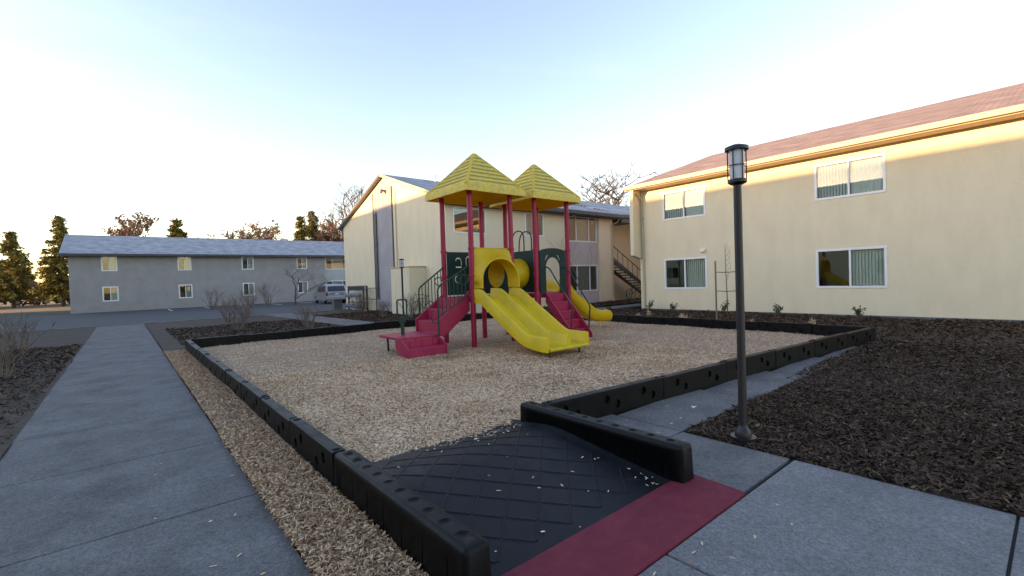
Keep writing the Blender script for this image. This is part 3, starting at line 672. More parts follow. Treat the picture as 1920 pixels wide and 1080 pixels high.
# ------------------------------------------------------------------ play structure
ps = thing('play_structure', 'play tower with two yellow roofs, slides, crawl tunnel and maroon steps', 'play structure', (7.9, 9.52, 0))
D = .61; C1, C2, CY = 6.88, 8.93, 9.52; DZ = 1.22
post_me = MB().cyl((0, 0, -.15), (0, 0, 3.72), .0635, n=24).obj('post', 'maroon_post', None, smooth=True, auto=50, off=(0, 0, 0)); pm = post_me.data; bpy.data.objects.remove(post_me)
clamp = MB().lathe([(.066, -.035), (.078, -.03), (.078, .03), (.066, .035)], 0, 0, 20).cyl((.07, 0, 0), (.125, 0, 0), .014, n=8).obj('clamp', 'maroon_post', None, smooth=True, auto=40, off=(0, 0, 0)); cm_ = clamp.data; bpy.data.objects.remove(clamp)
for cx in (C1, C2):
    for sx in (-1, 1):
        for sy in (-1, 1):
            o = bpy.data.objects.new('post', pm); COL.objects.link(o); o.parent = ps; o.location = (cx + sx*D - 7.9, sy*D, 0)
            for z in (1.19, 1.72, 2.36):
                c = bpy.data.objects.new('clamp', cm_); COL.objects.link(c); c.parent = o; c.location = (0, 0, z); c.rotation_euler = (0, 0, math.atan2(-sy, -sx) + (.78 if z > 2 else -.78))
    dk = MB().box(cx - D + .02, CY - D + .02, DZ - .05, cx + D - .02, CY + D - .02, DZ)
    for k in range(6): dk.box(cx - D + .1, CY - D + .08 + k*.2, DZ - .13, cx + D - .1, CY - D + .12 + k*.2, DZ - .051)
    dk.obj('deck', 'maroon', ps)
def canopy(cx, cy):
    s0, z0, z1, zt = .90, 3.66, 3.82, 4.76
    m = MB(); sq = lambda s, z: [(cx - s, cy - s, z), (cx + s, cy - s, z), (cx + s, cy + s, z), (cx - s, cy + s, z)]
    rings = [sq(s0 + .012, z0), sq(s0 - .004, z1 - .03), sq(s0 - .02, z1)]; dark_laps = []
    N = 8
    for k in range(N):       # eight moulded shingle courses, each lapping over the one below
        a, b_ = k/N, (k+1)/N; sa, sb = (s0 - .05)*(1-a) + .03*a, (s0 - .05)*(1-b_) + .03*b_
        za, zb = z1 + (zt - z1)*a, z1 + (zt - z1)*b_
        dark_laps += [len(rings) - 1, len(rings)]
        rings += [sq(sa + .018, za + .004), sq(sa + .016, za + .028), sq(sb + .0, zb + .004)]
    rings.append(sq(.015, zt + .02))
    m.loft(rings, caps=False); n0 = len(m.v); m.f.append((n0-4, n0-3, n0-2, n0-1))
    o = m.obj('canopy', 'canopy', ps, fix=False)
    o.data.materials.append(MATS['canopy_grime_shade'])
    for g_ in dark_laps[2:]:
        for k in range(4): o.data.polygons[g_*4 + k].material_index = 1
    bm = bmesh.new(); bm.from_mesh(o.data); bmesh.ops.recalc_face_normals(bm, faces=bm.faces); bm.to_mesh(o.data); bm.free()
    h = MB()
    for sx, sy in ((-1, -1), (1, -1), (1, 1), (-1, 1)):
        h.tube([(cx + sx*(s0 - .025), cy + sy*(s0 - .025), z1 - .012), (cx + sx*.02, cy + sy*.02, zt + .012)], [.036, .03], 10)
    h.lathe([(.085, zt - .06), (.065, zt + .01), (.03, zt + .036)], cx, cy, 16)
    h.obj('ridge_rib', 'canopy_clean', o, smooth=True, auto=50)
    u = MB(); u.loft([sq(s0 + .010, z0 + .001), sq(s0 - .03, z0 + .002), sq(s0 - .05, z0 + .10), sq(s0 - .14, z0 + .105), sq(s0 - .16, z0 + .16), sq(.05, zt - .09)], caps=False)
    u.obj('lining', 'canopy_underglow', o, fix=False)
    return o
canopy(C1, CY); canopy(C2, CY)
# --- wide double slide
def slide_section(y, zt, zb, zu, x0=6.27, x1=7.50):
    xm = (x0 + x1)/2; t = .075
    half = [(x0, zu), (x0 - .004, zt - .03), (x0 + .008, zt - .008), (x0 + .03, zt), (x0 + .055, zt - .004), (x0 + .07, zt - .025), (x0 + .085, zb + .05), (x0 + .115, zb + .012), (x0 + .16, zb),
            (xm - .13, zb), (xm - .085, zb + .012), (xm - .055, zb + .05), (xm - .04, zt - .03), (xm - .02, zt - .004)]
    pts = half + [(2*xm - p[0], p[1]) for p in half[::-1]]
    un = [(x1 - .03, zu - .002), (x1 - .06, zb - .03), (x0 + .06, zb - .03), (x0 + .03, zu - .002)]
    return [(p[0], y, p[1]) for p in pts + un]
ST = [(8.97, 1.42, 1.20, 1.09), (8.80, 1.42, 1.20, 1.085), (8.62, 1.405, 1.185, 1.07), (8.50, 1.35, 1.12, 1.0), (8.3, 1.225, .99, .875), (7.9, .975, .745, .63), (7.5, .73, .50, .39), (7.25, .575, .36, .27), (7.12, .505, .30, .22),
      (7.02, .472, .268, .20), (6.85, .465, .25, .175), (6.6, .463, .238, .155), (6.47, .462, .232, .15)]
# smooth the stations
sy_ = np.array([s[0] for s in ST])[::-1]; yy = np.linspace(8.97, 6.47, 56)
secs = [slide_section(y, *[float(np.interp(y, sy_, np.array([s[k] for s in ST])[::-1])) for k in (1, 2, 3)]) for y in yy]
sl_o = MB().loft(secs).obj('double_slide', 'yellow_slide', ps, smooth=True, auto=42)
lip = MB()
lip.tube([(6.33, 6.46, .195), (7.44, 6.46, .195)], .036, 12); lip.obj('exit_lip', 'yellow_slide', sl_o, smooth=True, auto=60)
for x in (6.42, 7.3): MB().tube([(x, 6.72, .2), (x - .02, 6.55, .12), (x - .02, 6.54, -.1)], .024, 10).obj('slide_leg', 'green', sl_o, smooth=True)
# hood over the slide entrance: square outline at the posts flowing into an arch in front
HX, HB = 6.885, 1.425
def hood_ring(n, w, zspr, r, sq, y, inset=0):
    pts = []
    for i in range(n + 1):
        a = math.pi*(1 - i/n); c, s = math.cos(a), math.sin(a)
        ax, az = HX + (w - inset)*c, zspr + (r - inset)*s
        k = 1/max(abs(c), abs(s)*.92, 1e-6); k = min(k, 1.36)
        bx, bz = HX + (.635)*max(-1, min(1, c*k*1.0)), zspr + (2.39 - zspr)*min(1, s*k*1.0)
        pts.append((ax + (bx - ax)*sq, y, az + (bz - az)*sq))
    x0, x1 = pts[0][0], pts[-1][0]
    return [(x0, y, HB)] + [(x0, y, HB + (pts[0][2] - HB)*.5)] + pts + [(x1, y, HB + (pts[-1][2] - HB)*.5)] + [(x1, y, HB)]
NH = 40
outer = [hood_ring(NH, .575, 1.60, .54, f, y) for f, y in ((1, 8.975), (1, 8.945), (.86, 8.91), (.62, 8.86), (.36, 8.79), (.16, 8.71), (.04, 8.64), (0, 8.60), (0, 8.585))]
inner = [hood_ring(NH, .575, 1.60, .54, 0, y, i) for y, i in ((8.575, .015), (8.585, .04), (8.7, .052), (8.975, .055))]
hd = MB(); hd.loft(outer + inner, close_ring=False)
nR = len(outer[0])
hood = hd.obj('slide_hood', 'yellow', sl_o, smooth=True, auto=60)
back = MB(); A, B = outer[0], inner[-1]; back.loft([A, B], close_ring=False); back.obj('hood_back', 'yellow', hood, fix=False)
MB().box(6.255, 8.72, 1.52, 6.268, 8.80, 1.60).obj('decal', 'decal', hood)
# --- crawl tunnel and panels
TZ, TY, TR = 1.76, 9.55, .375
tn = MB(); no = 36
def tring(x, r): return [(x, TY + r*math.cos(2*math.pi*k/no), TZ + r*math.sin(2*math.pi*k/no)) for k in range(no)]
tn.loft([tring(7.50, TR - .012), tring(7.50, TR + .02), tring(7.54, TR + .03), tring(7.62, TR + .02), tring(7.89, TR + .016), tring(7.895, TR + .03), tring(7.915, TR + .03), tring(7.92, TR + .016), tring(8.19, TR + .02), tring(8.27, TR + .03), tring(8.31, TR + .02), tring(8.31, TR - .012), tring(7.9, TR - .012), tring(7.50, TR - .012)], caps=False)
tn.obj('crawl_tunnel', 'yellow', ps, smooth=True, auto=50)
tube_hole = circ(TY, TZ, TR - .015, 36)
rect = lambda a0, a1, z0, z1: [(a0, z0), (a1, z0), (a1, z1), (a0, z1)]
for x in (7.485, 8.335): MB().plate(rect(CY - D + .075, CY + D - .075, 1.25, 2.36), [tube_hole], lambda p, q, w: (w, p, q), x - .014, x + .014).obj('tunnel_panel', 'green_panel', ps)
hook = stroke([(6.62, 1.97), (6.80, 1.97), (6.80, 2.05), (6.80, 2.12), (6.785, 2.165), (6.755, 2.195), (6.71, 2.205), (6.665, 2.195), (6.635, 2.165), (6.625, 2.13)], .034)
hook2 = stroke([(6.70 + .105*math.cos(a), 1.66 + .10*math.sin(a)) for a in [R(d) for d in range(75, 290, 20)]], .034)
hook3 = stroke([(6.82, 1.78), (6.90, 1.78), (6.97, 1.74), (6.99, 1.66), (6.97, 1.58), (6.90, 1.54)], .034)
hook4 = stroke([(6.95, 2.02), (6.95, 2.2), (7.0, 2.24), (7.08, 2.24)], .034)
MB().plate(rect(6.36, 7.40, 1.25, 2.36), [hook, hook2, hook3, hook4], lambda p, q, w: (p, w, q), 10.13 - .014, 10.13 + .014).obj('play_panel', 'green_panel', ps)
# arched entrance panel above the second steps
arch_o = [(8.44, 1.2), (8.66, 1.2), (8.66, 1.88)] + [(8.935 + .275*math.cos(a), 1.88 + .29*math.sin(a)) for a in [R(d) for d in range(170, 0, -10)]] + [(9.21, 1.88), (9.21, 1.2), (9.43, 1.2), (9.43, 2.30)] + \
         [(8.935 + .495*math.cos(a), 2.30 + .115*math.sin(a)) for a in [R(d) for d in range(10, 180, 10)]] + [(8.44, 2.30)]
sl_a = stroke([(8.66, 2.09), (8.70, 2.17), (8.76, 2.235)], .05); sl_b = stroke([(9.21, 2.09), (9.17, 2.17), (9.11, 2.235)], .05)
MB().plate(arch_o, [sl_a, sl_b], lambda p, q, w: (p, w, q), 8.905 - .016, 8.905 + .016).obj('arch_panel', 'green_panel', ps)
for z in (1.72, 2.33):
    MB().cyl((8.32, 8.905, z), (8.46, 8.905, z), .016, n=8).obj('bracket', 'green', ps, smooth=True); MB().cyl((9.42, 8.905, z), (9.54, 8.905, z), .016, n=8).obj('bracket', 'green', ps, smooth=True)
# --- first steps, from the transfer platform up to the deck
s1 = MB(); y0, y1 = 8.99, 10.05
for k, (xa, xb, z) in enumerate(((5.40, 5.70, .71), (5.67, 5.97, .965), (5.94, 6.24, 1.215))): s1.box(xa, y0 + .05, z - .26, xb, y1 - .05, z)
stp = s1.obj('steps', 'maroon', ps, bevel=.012)
for y in (y0, y1 - .05): MB().prism([(5.36, .42), (5.36, .74), (5.46, .80), (6.24, 1.38), (6.24, .90), (6.10, .80), (5.52, .36)], lambda p, q, w: (p, w, q), y, y + .05).obj('stringer', 'maroon', stp, bevel=.012)
def rail(path, r=.019, name='handrail', par=None): return MB().tube(path, r, 10).obj(name, 'green', par or ps, smooth=True, auto=60)
def arc2(p, c, q, n=6):   # quadratic corner
    p, c, q = Vector(p), Vector(c), Vector(q); return [tuple(p*(1-t)**2 + c*2*t*(1-t) + q*t*t) for t in [i/n for i in range(n+1)]]
for y, xo in ((8.965, 5.36), (10.075, 5.50)):
    xa, xb = xo, 6.22; zt0, zt1 = 1.47, 1.97; zb0, zb1 = .82, 1.30
    h = rail([(xa, y, .40), (xa, y, zt0 - .12)] + arc2((xa, y, zt0 - .08), (xa, y, zt0 + .01), (xa + .09, y, zt0 + .06)) + [(xb, y, zt1)])
    rail([(xa, y, zb0), (xb, y, zb1)], .015, 'lower_rail', h)
    for k in range(1, 8):
        t = k/8; x = xa + (xb - xa)*t
        rail([(x, y, zb0 + (zb1 - zb0)*t), (x, y, zt0 + .02 + (zt1 - zt0 - .02)*t)], .0105, 'baluster', h)
    rail([(xb - .18 + .10*math.cos(a), y - .03, 1.62 + .10*math.sin(a)) for a in [R(d) for d in range(0, 360, 24)]], .011, 'scroll', h)
    rail(arc2((xa, y, .72), (xa - .22, y, .62), (xa - .16, y, .98), 8), .012, 'scroll', h)
# --- transfer platform with its low step and grab handle
tp = MB().box(4.44, 9.0, .385, 5.40, 10.05, .45).obj('transfer_platform', 'maroon', ps, bevel=.014, segs=3)
MB().cyl((4.62, 9.97, -.1), (4.60, 9.97, .39), .024, n=10).obj('platform_leg', 'black_metal', tp, smooth=True)
MB().cyl((5.30, 9.97, -.1), (5.30, 9.97, .39), .024, n=10).obj('platform_leg', 'black_metal', tp, smooth=True)
lo = MB().box(4.47, 8.655, -.03, 5.33, 8.93, .235).obj('low_step', 'maroon', tp, bevel=.016, segs=3)
MB().box(4.48, 8.93, -.02, 5.32, 8.985, .384).obj('riser', 'maroon', lo)
for xx in (4.62, 4.90, 5.16): MB().box(xx, 8.915, .24, xx + .012, 8.929, .37).obj('riser_rib', 'maroon', lo)
for x in (4.425, 5.325): MB().prism([(8.64, -.04), (8.64, .25), (8.99, .425), (9.22, .384), (9.24, .24), (9.10, .10), (8.80, -.04)], lambda p, q, w: (w, p, q), x, x + .045).obj('cheek', 'maroon', lo, bevel=.01)
gh = MB().cyl((4.75, 9.5, .45), (4.75, 9.5, .86), .04, n=14).obj('grab_handle', 'green', tp, smooth=True, auto=50)
gz0, gz1, gw = .80, 1.24, .115; gp = []
for (cx, cz, a0) in ((4.75 + gw - .05, gz1 - .05, 0), (4.75 - gw + .05, gz1 - .05, 90), (4.75 - gw + .05, gz0 + .05, 180), (4.75 + gw - .05, gz0 + .05, 270)):
    gp += [(cx + .05*math.cos(R(a0 + d)), 9.5, cz + .05*math.sin(R(a0 + d))) for d in range(0, 91, 18)]
MB().tube(gp, .019, 10, close=True).obj('handle_loop', 'green', gh, smooth=True)
MB().box(4.655, 9.485, .735, 4.845, 9.515, .825).obj('handle_plate', 'green', gh, bevel=.012)
# --- second steps, steep, under the arch panel
s2m = MB(); xa, xb = 8.62, 9.34
for k in range(5): s2m.box(xa + .04, 8.88 - .185*(k + 1) - .03, 1.21 - .235*(k + 1) - .06, xb - .04, 8.88 - .185*k, 1.21 - .235*(k + 1) + .0)
for k in range(5): s2m.box(xa + .04, 8.88 - .185*k - .02, 1.21 - .235*(k + 1), xb - .04, 8.88 - .185*k, 1.21 - .235*k - .02)
st2 = s2m.obj('steps', 'maroon', ps, bevel=.01)
for x in (xa, xb - .045): MB().prism([(8.90, 1.24), (8.90, .96), (8.12, -.03), (7.92, -.03), (7.92, .16)], lambda p, q, w: (w, p, q), x, x + .045).obj('stringer', 'maroon', st2, bevel=.01)
for x in (xa + .02, xb - .02):
    rail([(x, 8.93, 1.88)] + arc2((x, 8.84, 1.90), (x, 8.78, 1.90), (x, 8.70, 1.82)) + arc2((x, 8.02, .93), (x, 7.95, .84), (x, 7.975, .76)) + [(x, 8.07, -.05)], .0185, 'handrail', st2)
# --- curved slide on the far side
PT = [Vector(p) for p in ((9.50, 9.52, 1.20), (9.80, 9.52, 1.17), (10.05, 9.52, 1.0), (10.35, 9.50, .74), (10.65, 9.46, .50), (10.92, 9.42, .345), (11.2, 9.36, .275), (11.45, 9.30, .25), (11.68, 9.24, .24))]
def cat(P, n=7):
    out = []
    for i in range(len(P)-1):
        a, b_, c, d = P[max(i-1, 0)], P[i], P[i+1], P[min(i+2, len(P)-1)]
        for k in range(n):
            t = k/n; out.append(.5*((2*b_) + (c-a)*t + (2*a-5*b_+4*c-d)*t*t + (3*b_-a-3*c+d)*t**3))
    return out + [P[-1]]
cp = cat(PT); rings = []
for i, p in enumerate(cp):
    t = cp[min(i+1, len(cp)-1)] - cp[max(i-1, 0)]; t.z = 0; t.normalize(); s_ = Vector((t.y, -t.x, 0)); f = i/(len(cp)-1)
    hgt = .36 + .035*math.sin(f*15)*(f > .15)*(f < .85); W = .285
    if f > .84: e_ = math.sqrt(max(0, 1 - ((f - .84)/.163)**2)); hgt = .06 + .28*e_; W = .12 + .165*e_**.7
    bank = .03*math.sin(math.pi*f)
    prof_ = []
    for k in range(15):
        a = math.pi*(k/14); c_, sn = -math.cos(a), -math.sin(a)
        prof_.append((W*(abs(c_)**.75)*(1 if c_ > 0 else -1), .14 + .14*sn))
    prof_ = [(-W - .012, hgt - .012), (-W - .006, hgt)] + [(-W + .004, hgt - .01)] + [(-W + .004, min(.2, hgt - .015))] + prof_[1:-1] + [(W - .004, min(.2, hgt - .015)), (W - .004, hgt - .01), (W + .006, hgt), (W + .02, hgt - .012)]
    hu = min(.18, hgt - .03); und = [(W + .02, hu), (W - .02, .04), (W - .10, -.03), (0, -.05), (-W + .10, -.03), (-W + .02, .04), (-W - .012, hu)]
    rings.append([p + s_*q[0] + Vector((0, 0, q[1] + bank*(-q[0]/W)*.5)) for q in prof_ + und])
cs = MB().loft(rings).obj('curved_slide', 'yellow', ps, smooth=True, auto=50)
MB().cyl((11.15, 9.16, -.1), (11.15, 9.16, .26), .022, n=8).obj('slide_leg', 'yellow', cs, smooth=True)
MB().cyl((10.35, 9.5, -.1), (10.35, 9.5, .72), .03, n=8).obj('slide_leg', 'green', cs, smooth=True)
# --- hooped climber at the back of the second deck
cl = MB()
for x in (9.0, 9.30):
    MB().tube([(x, 10.12, 1.2), (x, 10.12, 2.72)] + arc2((x, 10.12, 2.78), (x, 10.13, 3.02), (x, 10.36, 3.02)) + arc2((x, 10.4, 3.02), (x, 10.66, 3.0), (x, 10.68, 2.6)) + [(x, 10.72, 2.0), (x, 10.85, -.1)], .019, 10).obj('climber_hoop', 'green', ps, smooth=True)
for k in range(6): MB().cyl((9.0, 10.84 - .022*k*1.2, .25 + .27*k), (9.30, 10.84 - .022*k*1.2, .25 + .27*k), .015, n=8).obj('rung', 'green', ps, smooth=True)
# ------------------------------------------------------------------ lamp posts
def lamp_post(label, loc, h=2.56):
    t = thing('lamp_post', label, 'lamp post', loc, group='black lamp posts')
    k = h - 2.56; x, y, z = loc
    W = lambda mb: mb
    MB().lathe([(.115, -.1), (.115, .045), (.075, .05), (.07, .10), (.045, .13), (.038, .16), (.036, 2.18 + k)], 0, 0, 16).obj('pole', 'black_metal', t, smooth=True, auto=40, off=(0, 0, 0))
    l = MB().lathe([(.05, 2.18 + k), (.085, 2.20 + k), (.085, 2.23 + k), (.06, 2.235 + k)], 0, 0, 20).obj('lantern', 'black_metal', t, smooth=True, auto=40, off=(0, 0, 0))
    MB().lathe([(.066, 2.232 + k), (.066, 2.50 + k)], 0, 0, 20).obj('lamp_glass', 'lamp_glass', l, smooth=True, auto=40, off=(0, 0, 0))
    MB().lathe([(.075, 2.50 + k), (.105, 2.505 + k), (.105, 2.535 + k), (.04, 2.56 + k)], 0, 0, 20).obj('lantern_cap', 'black_metal', l, smooth=True, auto=40, off=(0, 0, 0))
    for i in range(6):
        a = i*math.pi/3; MB().cyl((.08*math.cos(a), .08*math.sin(a), 2.22 + k), (.08*math.cos(a), .08*math.sin(a), 2.51 + k), .006, n=6).obj('cage_bar', 'black_metal', l, off=(0, 0, 0))
    for i in range(1): MB().tube([(.082*math.cos(a*math.pi/10), .082*math.sin(a*math.pi/10), 2.36 + k) for a in range(20)], .005, 6, close=True).obj('cage_ring', 'black_metal', l, off=(0, 0, 0))
lamp_post('black lamp post with white lantern behind the grab handle', (8.42, 16.72, 0))
lamp_post('black lamp post in the mulch beside the concrete walkway', (4.50, 1.99, 0), 2.82)
# ------------------------------------------------------------------ meter bank on the gable
mt = thing('meter_bank', 'rack of round grey utility meters against the gable wall', 'meter rack', (11.3, 29, 0))
MX = 11.30
for z in (.02, .50, .58, 1.24, 1.36, 1.48): MB().tube([(MX - .05, 27.7, z), (MX - .05, 30.65, z)], .028, 8).obj('pipe', 'fascia_dark' if z not in (.58, .02) else 'plate_white', mt, smooth=True)
for k in range(16): MB().box(MX - .08, 28.3 + k*.15, 1.24, MX - .03, 28.34 + k*.15, 1.48).obj('picket', 'fascia_dark', mt)
for y in (27.7, 28.2, 30.63): MB().box(MX - .09, y - .03, -.1, MX + .02, y + .03, 1.5).obj('upright', 'fascia_dark', mt)
for r_, z in enumerate((.25, .92)):
    for k in range(8):
        y = 28.45 + k*.29
        me_ = MB().tube([(MX - .30, y, z), (MX - .10, y, z)], .135, 16).obj('meter', 'grey_metal', mt, smooth=True, auto=40)
        MB().tube([(MX - .31, y, z + .02), (MX - .345, y, z + .02)], [.09, .07], 16).obj('meter_face', 'meter_blue', me_, smooth=True, auto=40)
        MB().cyl((MX - .12, y + .08, z), (MX - .12, y + .08, z + .30), .018, n=8).obj('riser_pipe', 'grey_metal', me_, smooth=True)
for z in (.7, 1.35): MB().tube([(MX - .05, 27.98, z), (MX - .05, 26.6, z), (MX + .24, 26.5, z)], .02, 8).obj('pipe', 'fascia_dark', mt, smooth=True)
mt.location.y -= .65
pd_ = thing('utility_pedestal', 'squat grey green utility pedestal at the parking lot edge', 'pedestal', (10.6, 30.3, 0))
MB().box(10.33, 30.05, -.1, 10.87, 30.55, .62).obj('cabinet', 'concrete', pd_, bevel=.03); MB().box(10.30, 30.02, .622, 10.90, 30.58, .70).obj('lid', 'concrete', pd_, bevel=.03)
# ------------------------------------------------------------------ minivan
def van(label, loc, rz=0):
    t = thing('minivan', label, 'van', loc, rz=rz)
    P = [(.10, .30), (.0, .42), (.0, .66), (.06, .70), (.05, .98), (.13, 1.06), (.38, 1.62), (.55, 1.70), (1.6, 1.75), (2.7, 1.72), (3.35, 1.50), (4.0, 1.10), (4.6, .98), (4.88, .80), (4.92, .45), (4.80, .28)]
    b = MB().prism(P, lambda p, q, w: (w, p, q), -.95, .95)
    b.v = [(v[0]*(1 if v[2] < 1.0 else 1 - (v[2] - 1.0)*.22), v[1], v[2]) for v in b.v]
    bo = b.obj('body', 'car_paint', t, bevel=.05, segs=3, off=(0, 0, 0))
    def sx(z): return .95*(1 if z < 1 else 1 - (z - 1)*.22)
    g = MB().add([(-.78, .135, 1.12), (.78, .135, 1.12), (.70, .335, 1.56), (-.70, .335, 1.56), (-.78, .16, 1.12), (.78, .16, 1.12), (.70, .36, 1.56), (-.70, .36, 1.56)], [(0,1,2,3),(7,6,5,4),(0,4,5,1),(1,5,6,2),(2,6,7,3),(3,7,4,0)])
    g.obj('rear_window', 'car_glass', bo, off=(0, 0, 0)); g2 = MB().add([(-.76, .165, 1.13), (.76, .165, 1.13), (.68, .365, 1.55), (-.68, .365, 1.55)], [(0, 1, 2, 3)]).obj('cabin_dark', 'car_dark', bo, off=(0, 0, 0))
    for s in (-1, 1):
        for (a, c) in ((.42, 1.32), (1.40, 2.35), (2.43, 3.15)):
            k = .3 if a < .5 else 0
            q = [(a, 1.08), (c, 1.08), (c - (.25 if c > 3 else 0), 1.56), (a + k*.6, 1.56)]
            mb = MB().add([(s*(sx(z) + .006), y, z) for y, z in q] + [(s*(sx(z) - .02), y, z) for y, z in q], [(0,1,2,3),(7,6,5,4),(0,4,5,1),(1,5,6,2),(2,6,7,3),(3,7,4,0)])
            mb.obj('side_window', 'car_dark', bo, off=(0, 0, 0))
        MB().box(s*.80, -.006, .72, s*.945, .14, 1.06).obj('tail_light', 'tail_light', bo, bevel=.015, off=(0, 0, 0))
        MB().tube([(s*.66, .8, 1.80), (s*.66, 2.6, 1.81)], .02, 8).obj('roof_rail', 'car_dark', bo, smooth=True, off=(0, 0, 0))
        for y in (.95, 3.85):
            w = MB().tube([(s*.74, y, .32), (s*.94, y, .32)], .325, 24).obj('wheel', 'tyre', t, smooth=True, auto=40, off=(0, 0, 0))
            MB().tube([(s*.93, y, .32), (s*.955, y, .32)], .21, 20).obj('rim', 'grey_metal', w, smooth=True, auto=40, off=(0, 0, 0))
        MB().box(s*.96, 3.05, 1.05, s*1.12, 3.17, 1.2).obj('mirror', 'car_paint', bo, bevel=.03, off=(0, 0, 0))
    MB().box(-.93, -.07, .36, .93, .06, .62).obj('bumper', 'car_paint', bo, bevel=.04, off=(0, 0, 0))
    MB().box(-.17, .018, .80, .17, .045, .95).obj('licence_plate', 'plate_white', bo, off=(0, 0, 0))
    MB().box(-.55, .01, .98, .55, .05, 1.02).obj('trim_strip', 'grey_metal', bo, off=(0, 0, 0))
    return t
van('silver minivan seen from behind, parked before the grey house', (14.6, 41.6, -.06), R(-4))
# ------------------------------------------------------------------ bicycles
def bicycle(label, loc, rz, lean=0.1):
    t = thing('bicycle', label, 'bicycle', loc, rz=rz, group='parked bicycles'); t.rotation_euler = (lean, 0, rz)
    O = dict(off=(0, 0, 0))
    for x in (-.52, .52):
        w = MB().tube([(x + .33*math.cos(a*math.pi/14), 0, .345 + .33*math.sin(a*math.pi/14)) for a in range(28)], .018, 6, close=True).obj('wheel', 'tyre', t, smooth=True, **O)
        sp = MB()
        for a in range(10): sp.cyl((x, 0, .345), (x + .32*math.cos(a*math.pi/5), 0, .345 + .32*math.sin(a*math.pi/5)), .003, n=4)
        sp.obj('spokes', 'grey_metal', w, **O)
    f = MB(); bb, st_, hd_, ra, fa = (-.08, 0, .32), (-.22, 0, .80), (.36, 0, .82), (-.52, 0, .345), (.52, 0, .345)
    for a, b_ in ((bb, st_), (bb, (.38, 0, .74)), (st_, hd_), (bb, ra), (st_, ra), ((.34, 0, .9), fa)): f.cyl(a, b_, .016, n=8)
    f.obj('frame', 'fascia_dark', t, smooth=True, **O)
    MB().tube([(.28, -.28, .98), (.36, -.24, 1.0), (.33, 0, .96), (.36, .24, 1.0), (.28, .28, .98)], .013, 8).cyl((.34, 0, .88), (.33, 0, .97), .014).obj('handlebar', 'black_metal', t, smooth=True, **O)
    MB().cyl((-.22, 0, .78), (-.25, 0, .90), .013).box(-.38, -.07, .90, -.12, .07, .945).obj('saddle', 'car_dark', t, bevel=.01, **O)
    return t
bicycle('dark bicycle parked under the outdoor staircase', (25.9, 18.4, .04), R(3))
bicycle('dark bicycle leaning by the cream wall behind the maroon steps', (11.0, 19.8, .02), R(100), .05)
# ------------------------------------------------------------------ trees and shrubs
def branchy(mbt, mbc, p, d, L, r, depth, maxd, spread, rnd, up=.12, split=(2, 3), n0=6, rat=.58):
    pts = [Vector(p)]; dd = Vector(d).normalized(); seg = 3
    for i in range(seg):
        dd = (dd + Vector((rnd.uniform(-1, 1), rnd.uniform(-1, 1), rnd.uniform(-.6, 1)*.6 + up))*.22).normalized()
        pts.append(pts[-1] + dd*L/seg)
    tgt = mbt if depth < 2 else mbc
    tgt.tube(pts, [r*(1 - .4*i/seg) for i in range(seg + 1)], max(3, n0 - depth), cap=False)
    if depth >= maxd: return
    for k in range(rnd.randint(*split) + (1 if depth == 0 else 0)):
        a = rnd.uniform(0, 2*math.pi); ax = Vector((math.cos(a), math.sin(a), rnd.uniform(-.1, .4)))
        nd = (dd*(1 - spread) + ax*spread).normalized(); q = pts[rnd.choice((2, 3, 3))] if depth else pts[rnd.choice((1, 2, 3, 3))]
        branchy(mbt, mbc, q, nd, L*rnd.uniform(.62, .85), r*rat, depth + 1, maxd, spread, rnd, up, split, n0, rat)
def bare_tree(label, loc, h, seed, name='bare_tree', maxd=5, r=None, spread=.5, m='bark_far', cat='tree', group=None, split=(2, 3), leaves=None, rat=.58):
    rnd = random.Random(seed); t = thing(name, label, cat, loc, group=group)
    a, b_ = MB(), MB(); branchy(a, b_, (0, 0, -.1), (0, 0, 1), h*.32, r or h*.022, 0, maxd, spread, rnd, split=split, rat=rat)
    if len(b_.v) == 0: b_.cyl((0, 0, h*.3), (0, 0, h*.6), .01)
    zs = max(v[2] for v in b_.v); k = h/zs
    for mb in (a, b_): mb.v = [(v[0]*k, v[1]*k, v[2]*k) for v in mb.v]
    a.obj('trunk', m, t, smooth=True, fix=False, off=(0, 0, 0)); b_.obj('crown', 'twig_far' if m == 'bark_far' else 'twig', t, smooth=True, fix=False, off=(0, 0, 0))
    if leaves:
        n, size, mm = leaves; vv = np.array(b_.v); idx = rng.integers(0, len(vv), n); P = vv[idx] + rng.normal(0, h*.012, (n, 3))
        chips('leaves', P[:, :2], P[:, 2], size, size*.6, mm, 1.0, .4, t, rng.uniform(0, 1, n))
    return t
def conifer(label, loc, h, w, seed):
    rnd = np.random.default_rng(seed); t = thing('conifer', label, 'tree', loc, group='conifers behind the grey house')
    MB().tube([(0, 0, -.2), (0, 0, h*.5), (0, 0, h)], [h*.02, h*.014, .03], 8).obj('trunk', 'bark', t, smooth=True, off=(0, 0, 0))
    br = MB(); P = []
    z = h*.12
    while z < h*.98:
        rr = w*(1 - z/h)**.8 + .15
        for k in range(rnd.integers(4, 7)):
            a = rnd.uniform(0, 2*np.pi); L_ = rr*rnd.uniform(.6, 1.1)
            p1 = (math.cos(a)*L_, math.sin(a)*L_, z - L_*.18 + rnd.uniform(-.1, .2)); br.cyl((0, 0, z), p1, .03, .008, 4)
            m = int(16 + L_*42)
            s = rnd.uniform(.2, 1.05, m); P.append(np.stack([p1[0]*s + rnd.normal(0, .16, m), p1[1]*s + rnd.normal(0, .16, m), z + (p1[2] - z)*s + rnd.normal(-.06, .12, m)], 1))
        z += h*.028
    br.obj('branches', 'bark', t, fix=False, off=(0, 0, 0)); P = np.concatenate(P)
    chips('crown', P[:, :2], P[:, 2], .42, .16, 'leaf_conifer', .5, .3, t, rng.uniform(0, 1, len(P)))
    return t
conifer('tall dark green conifer behind the grey house roof', (23.3, 76, 0), 13.6, 3.2, 3)
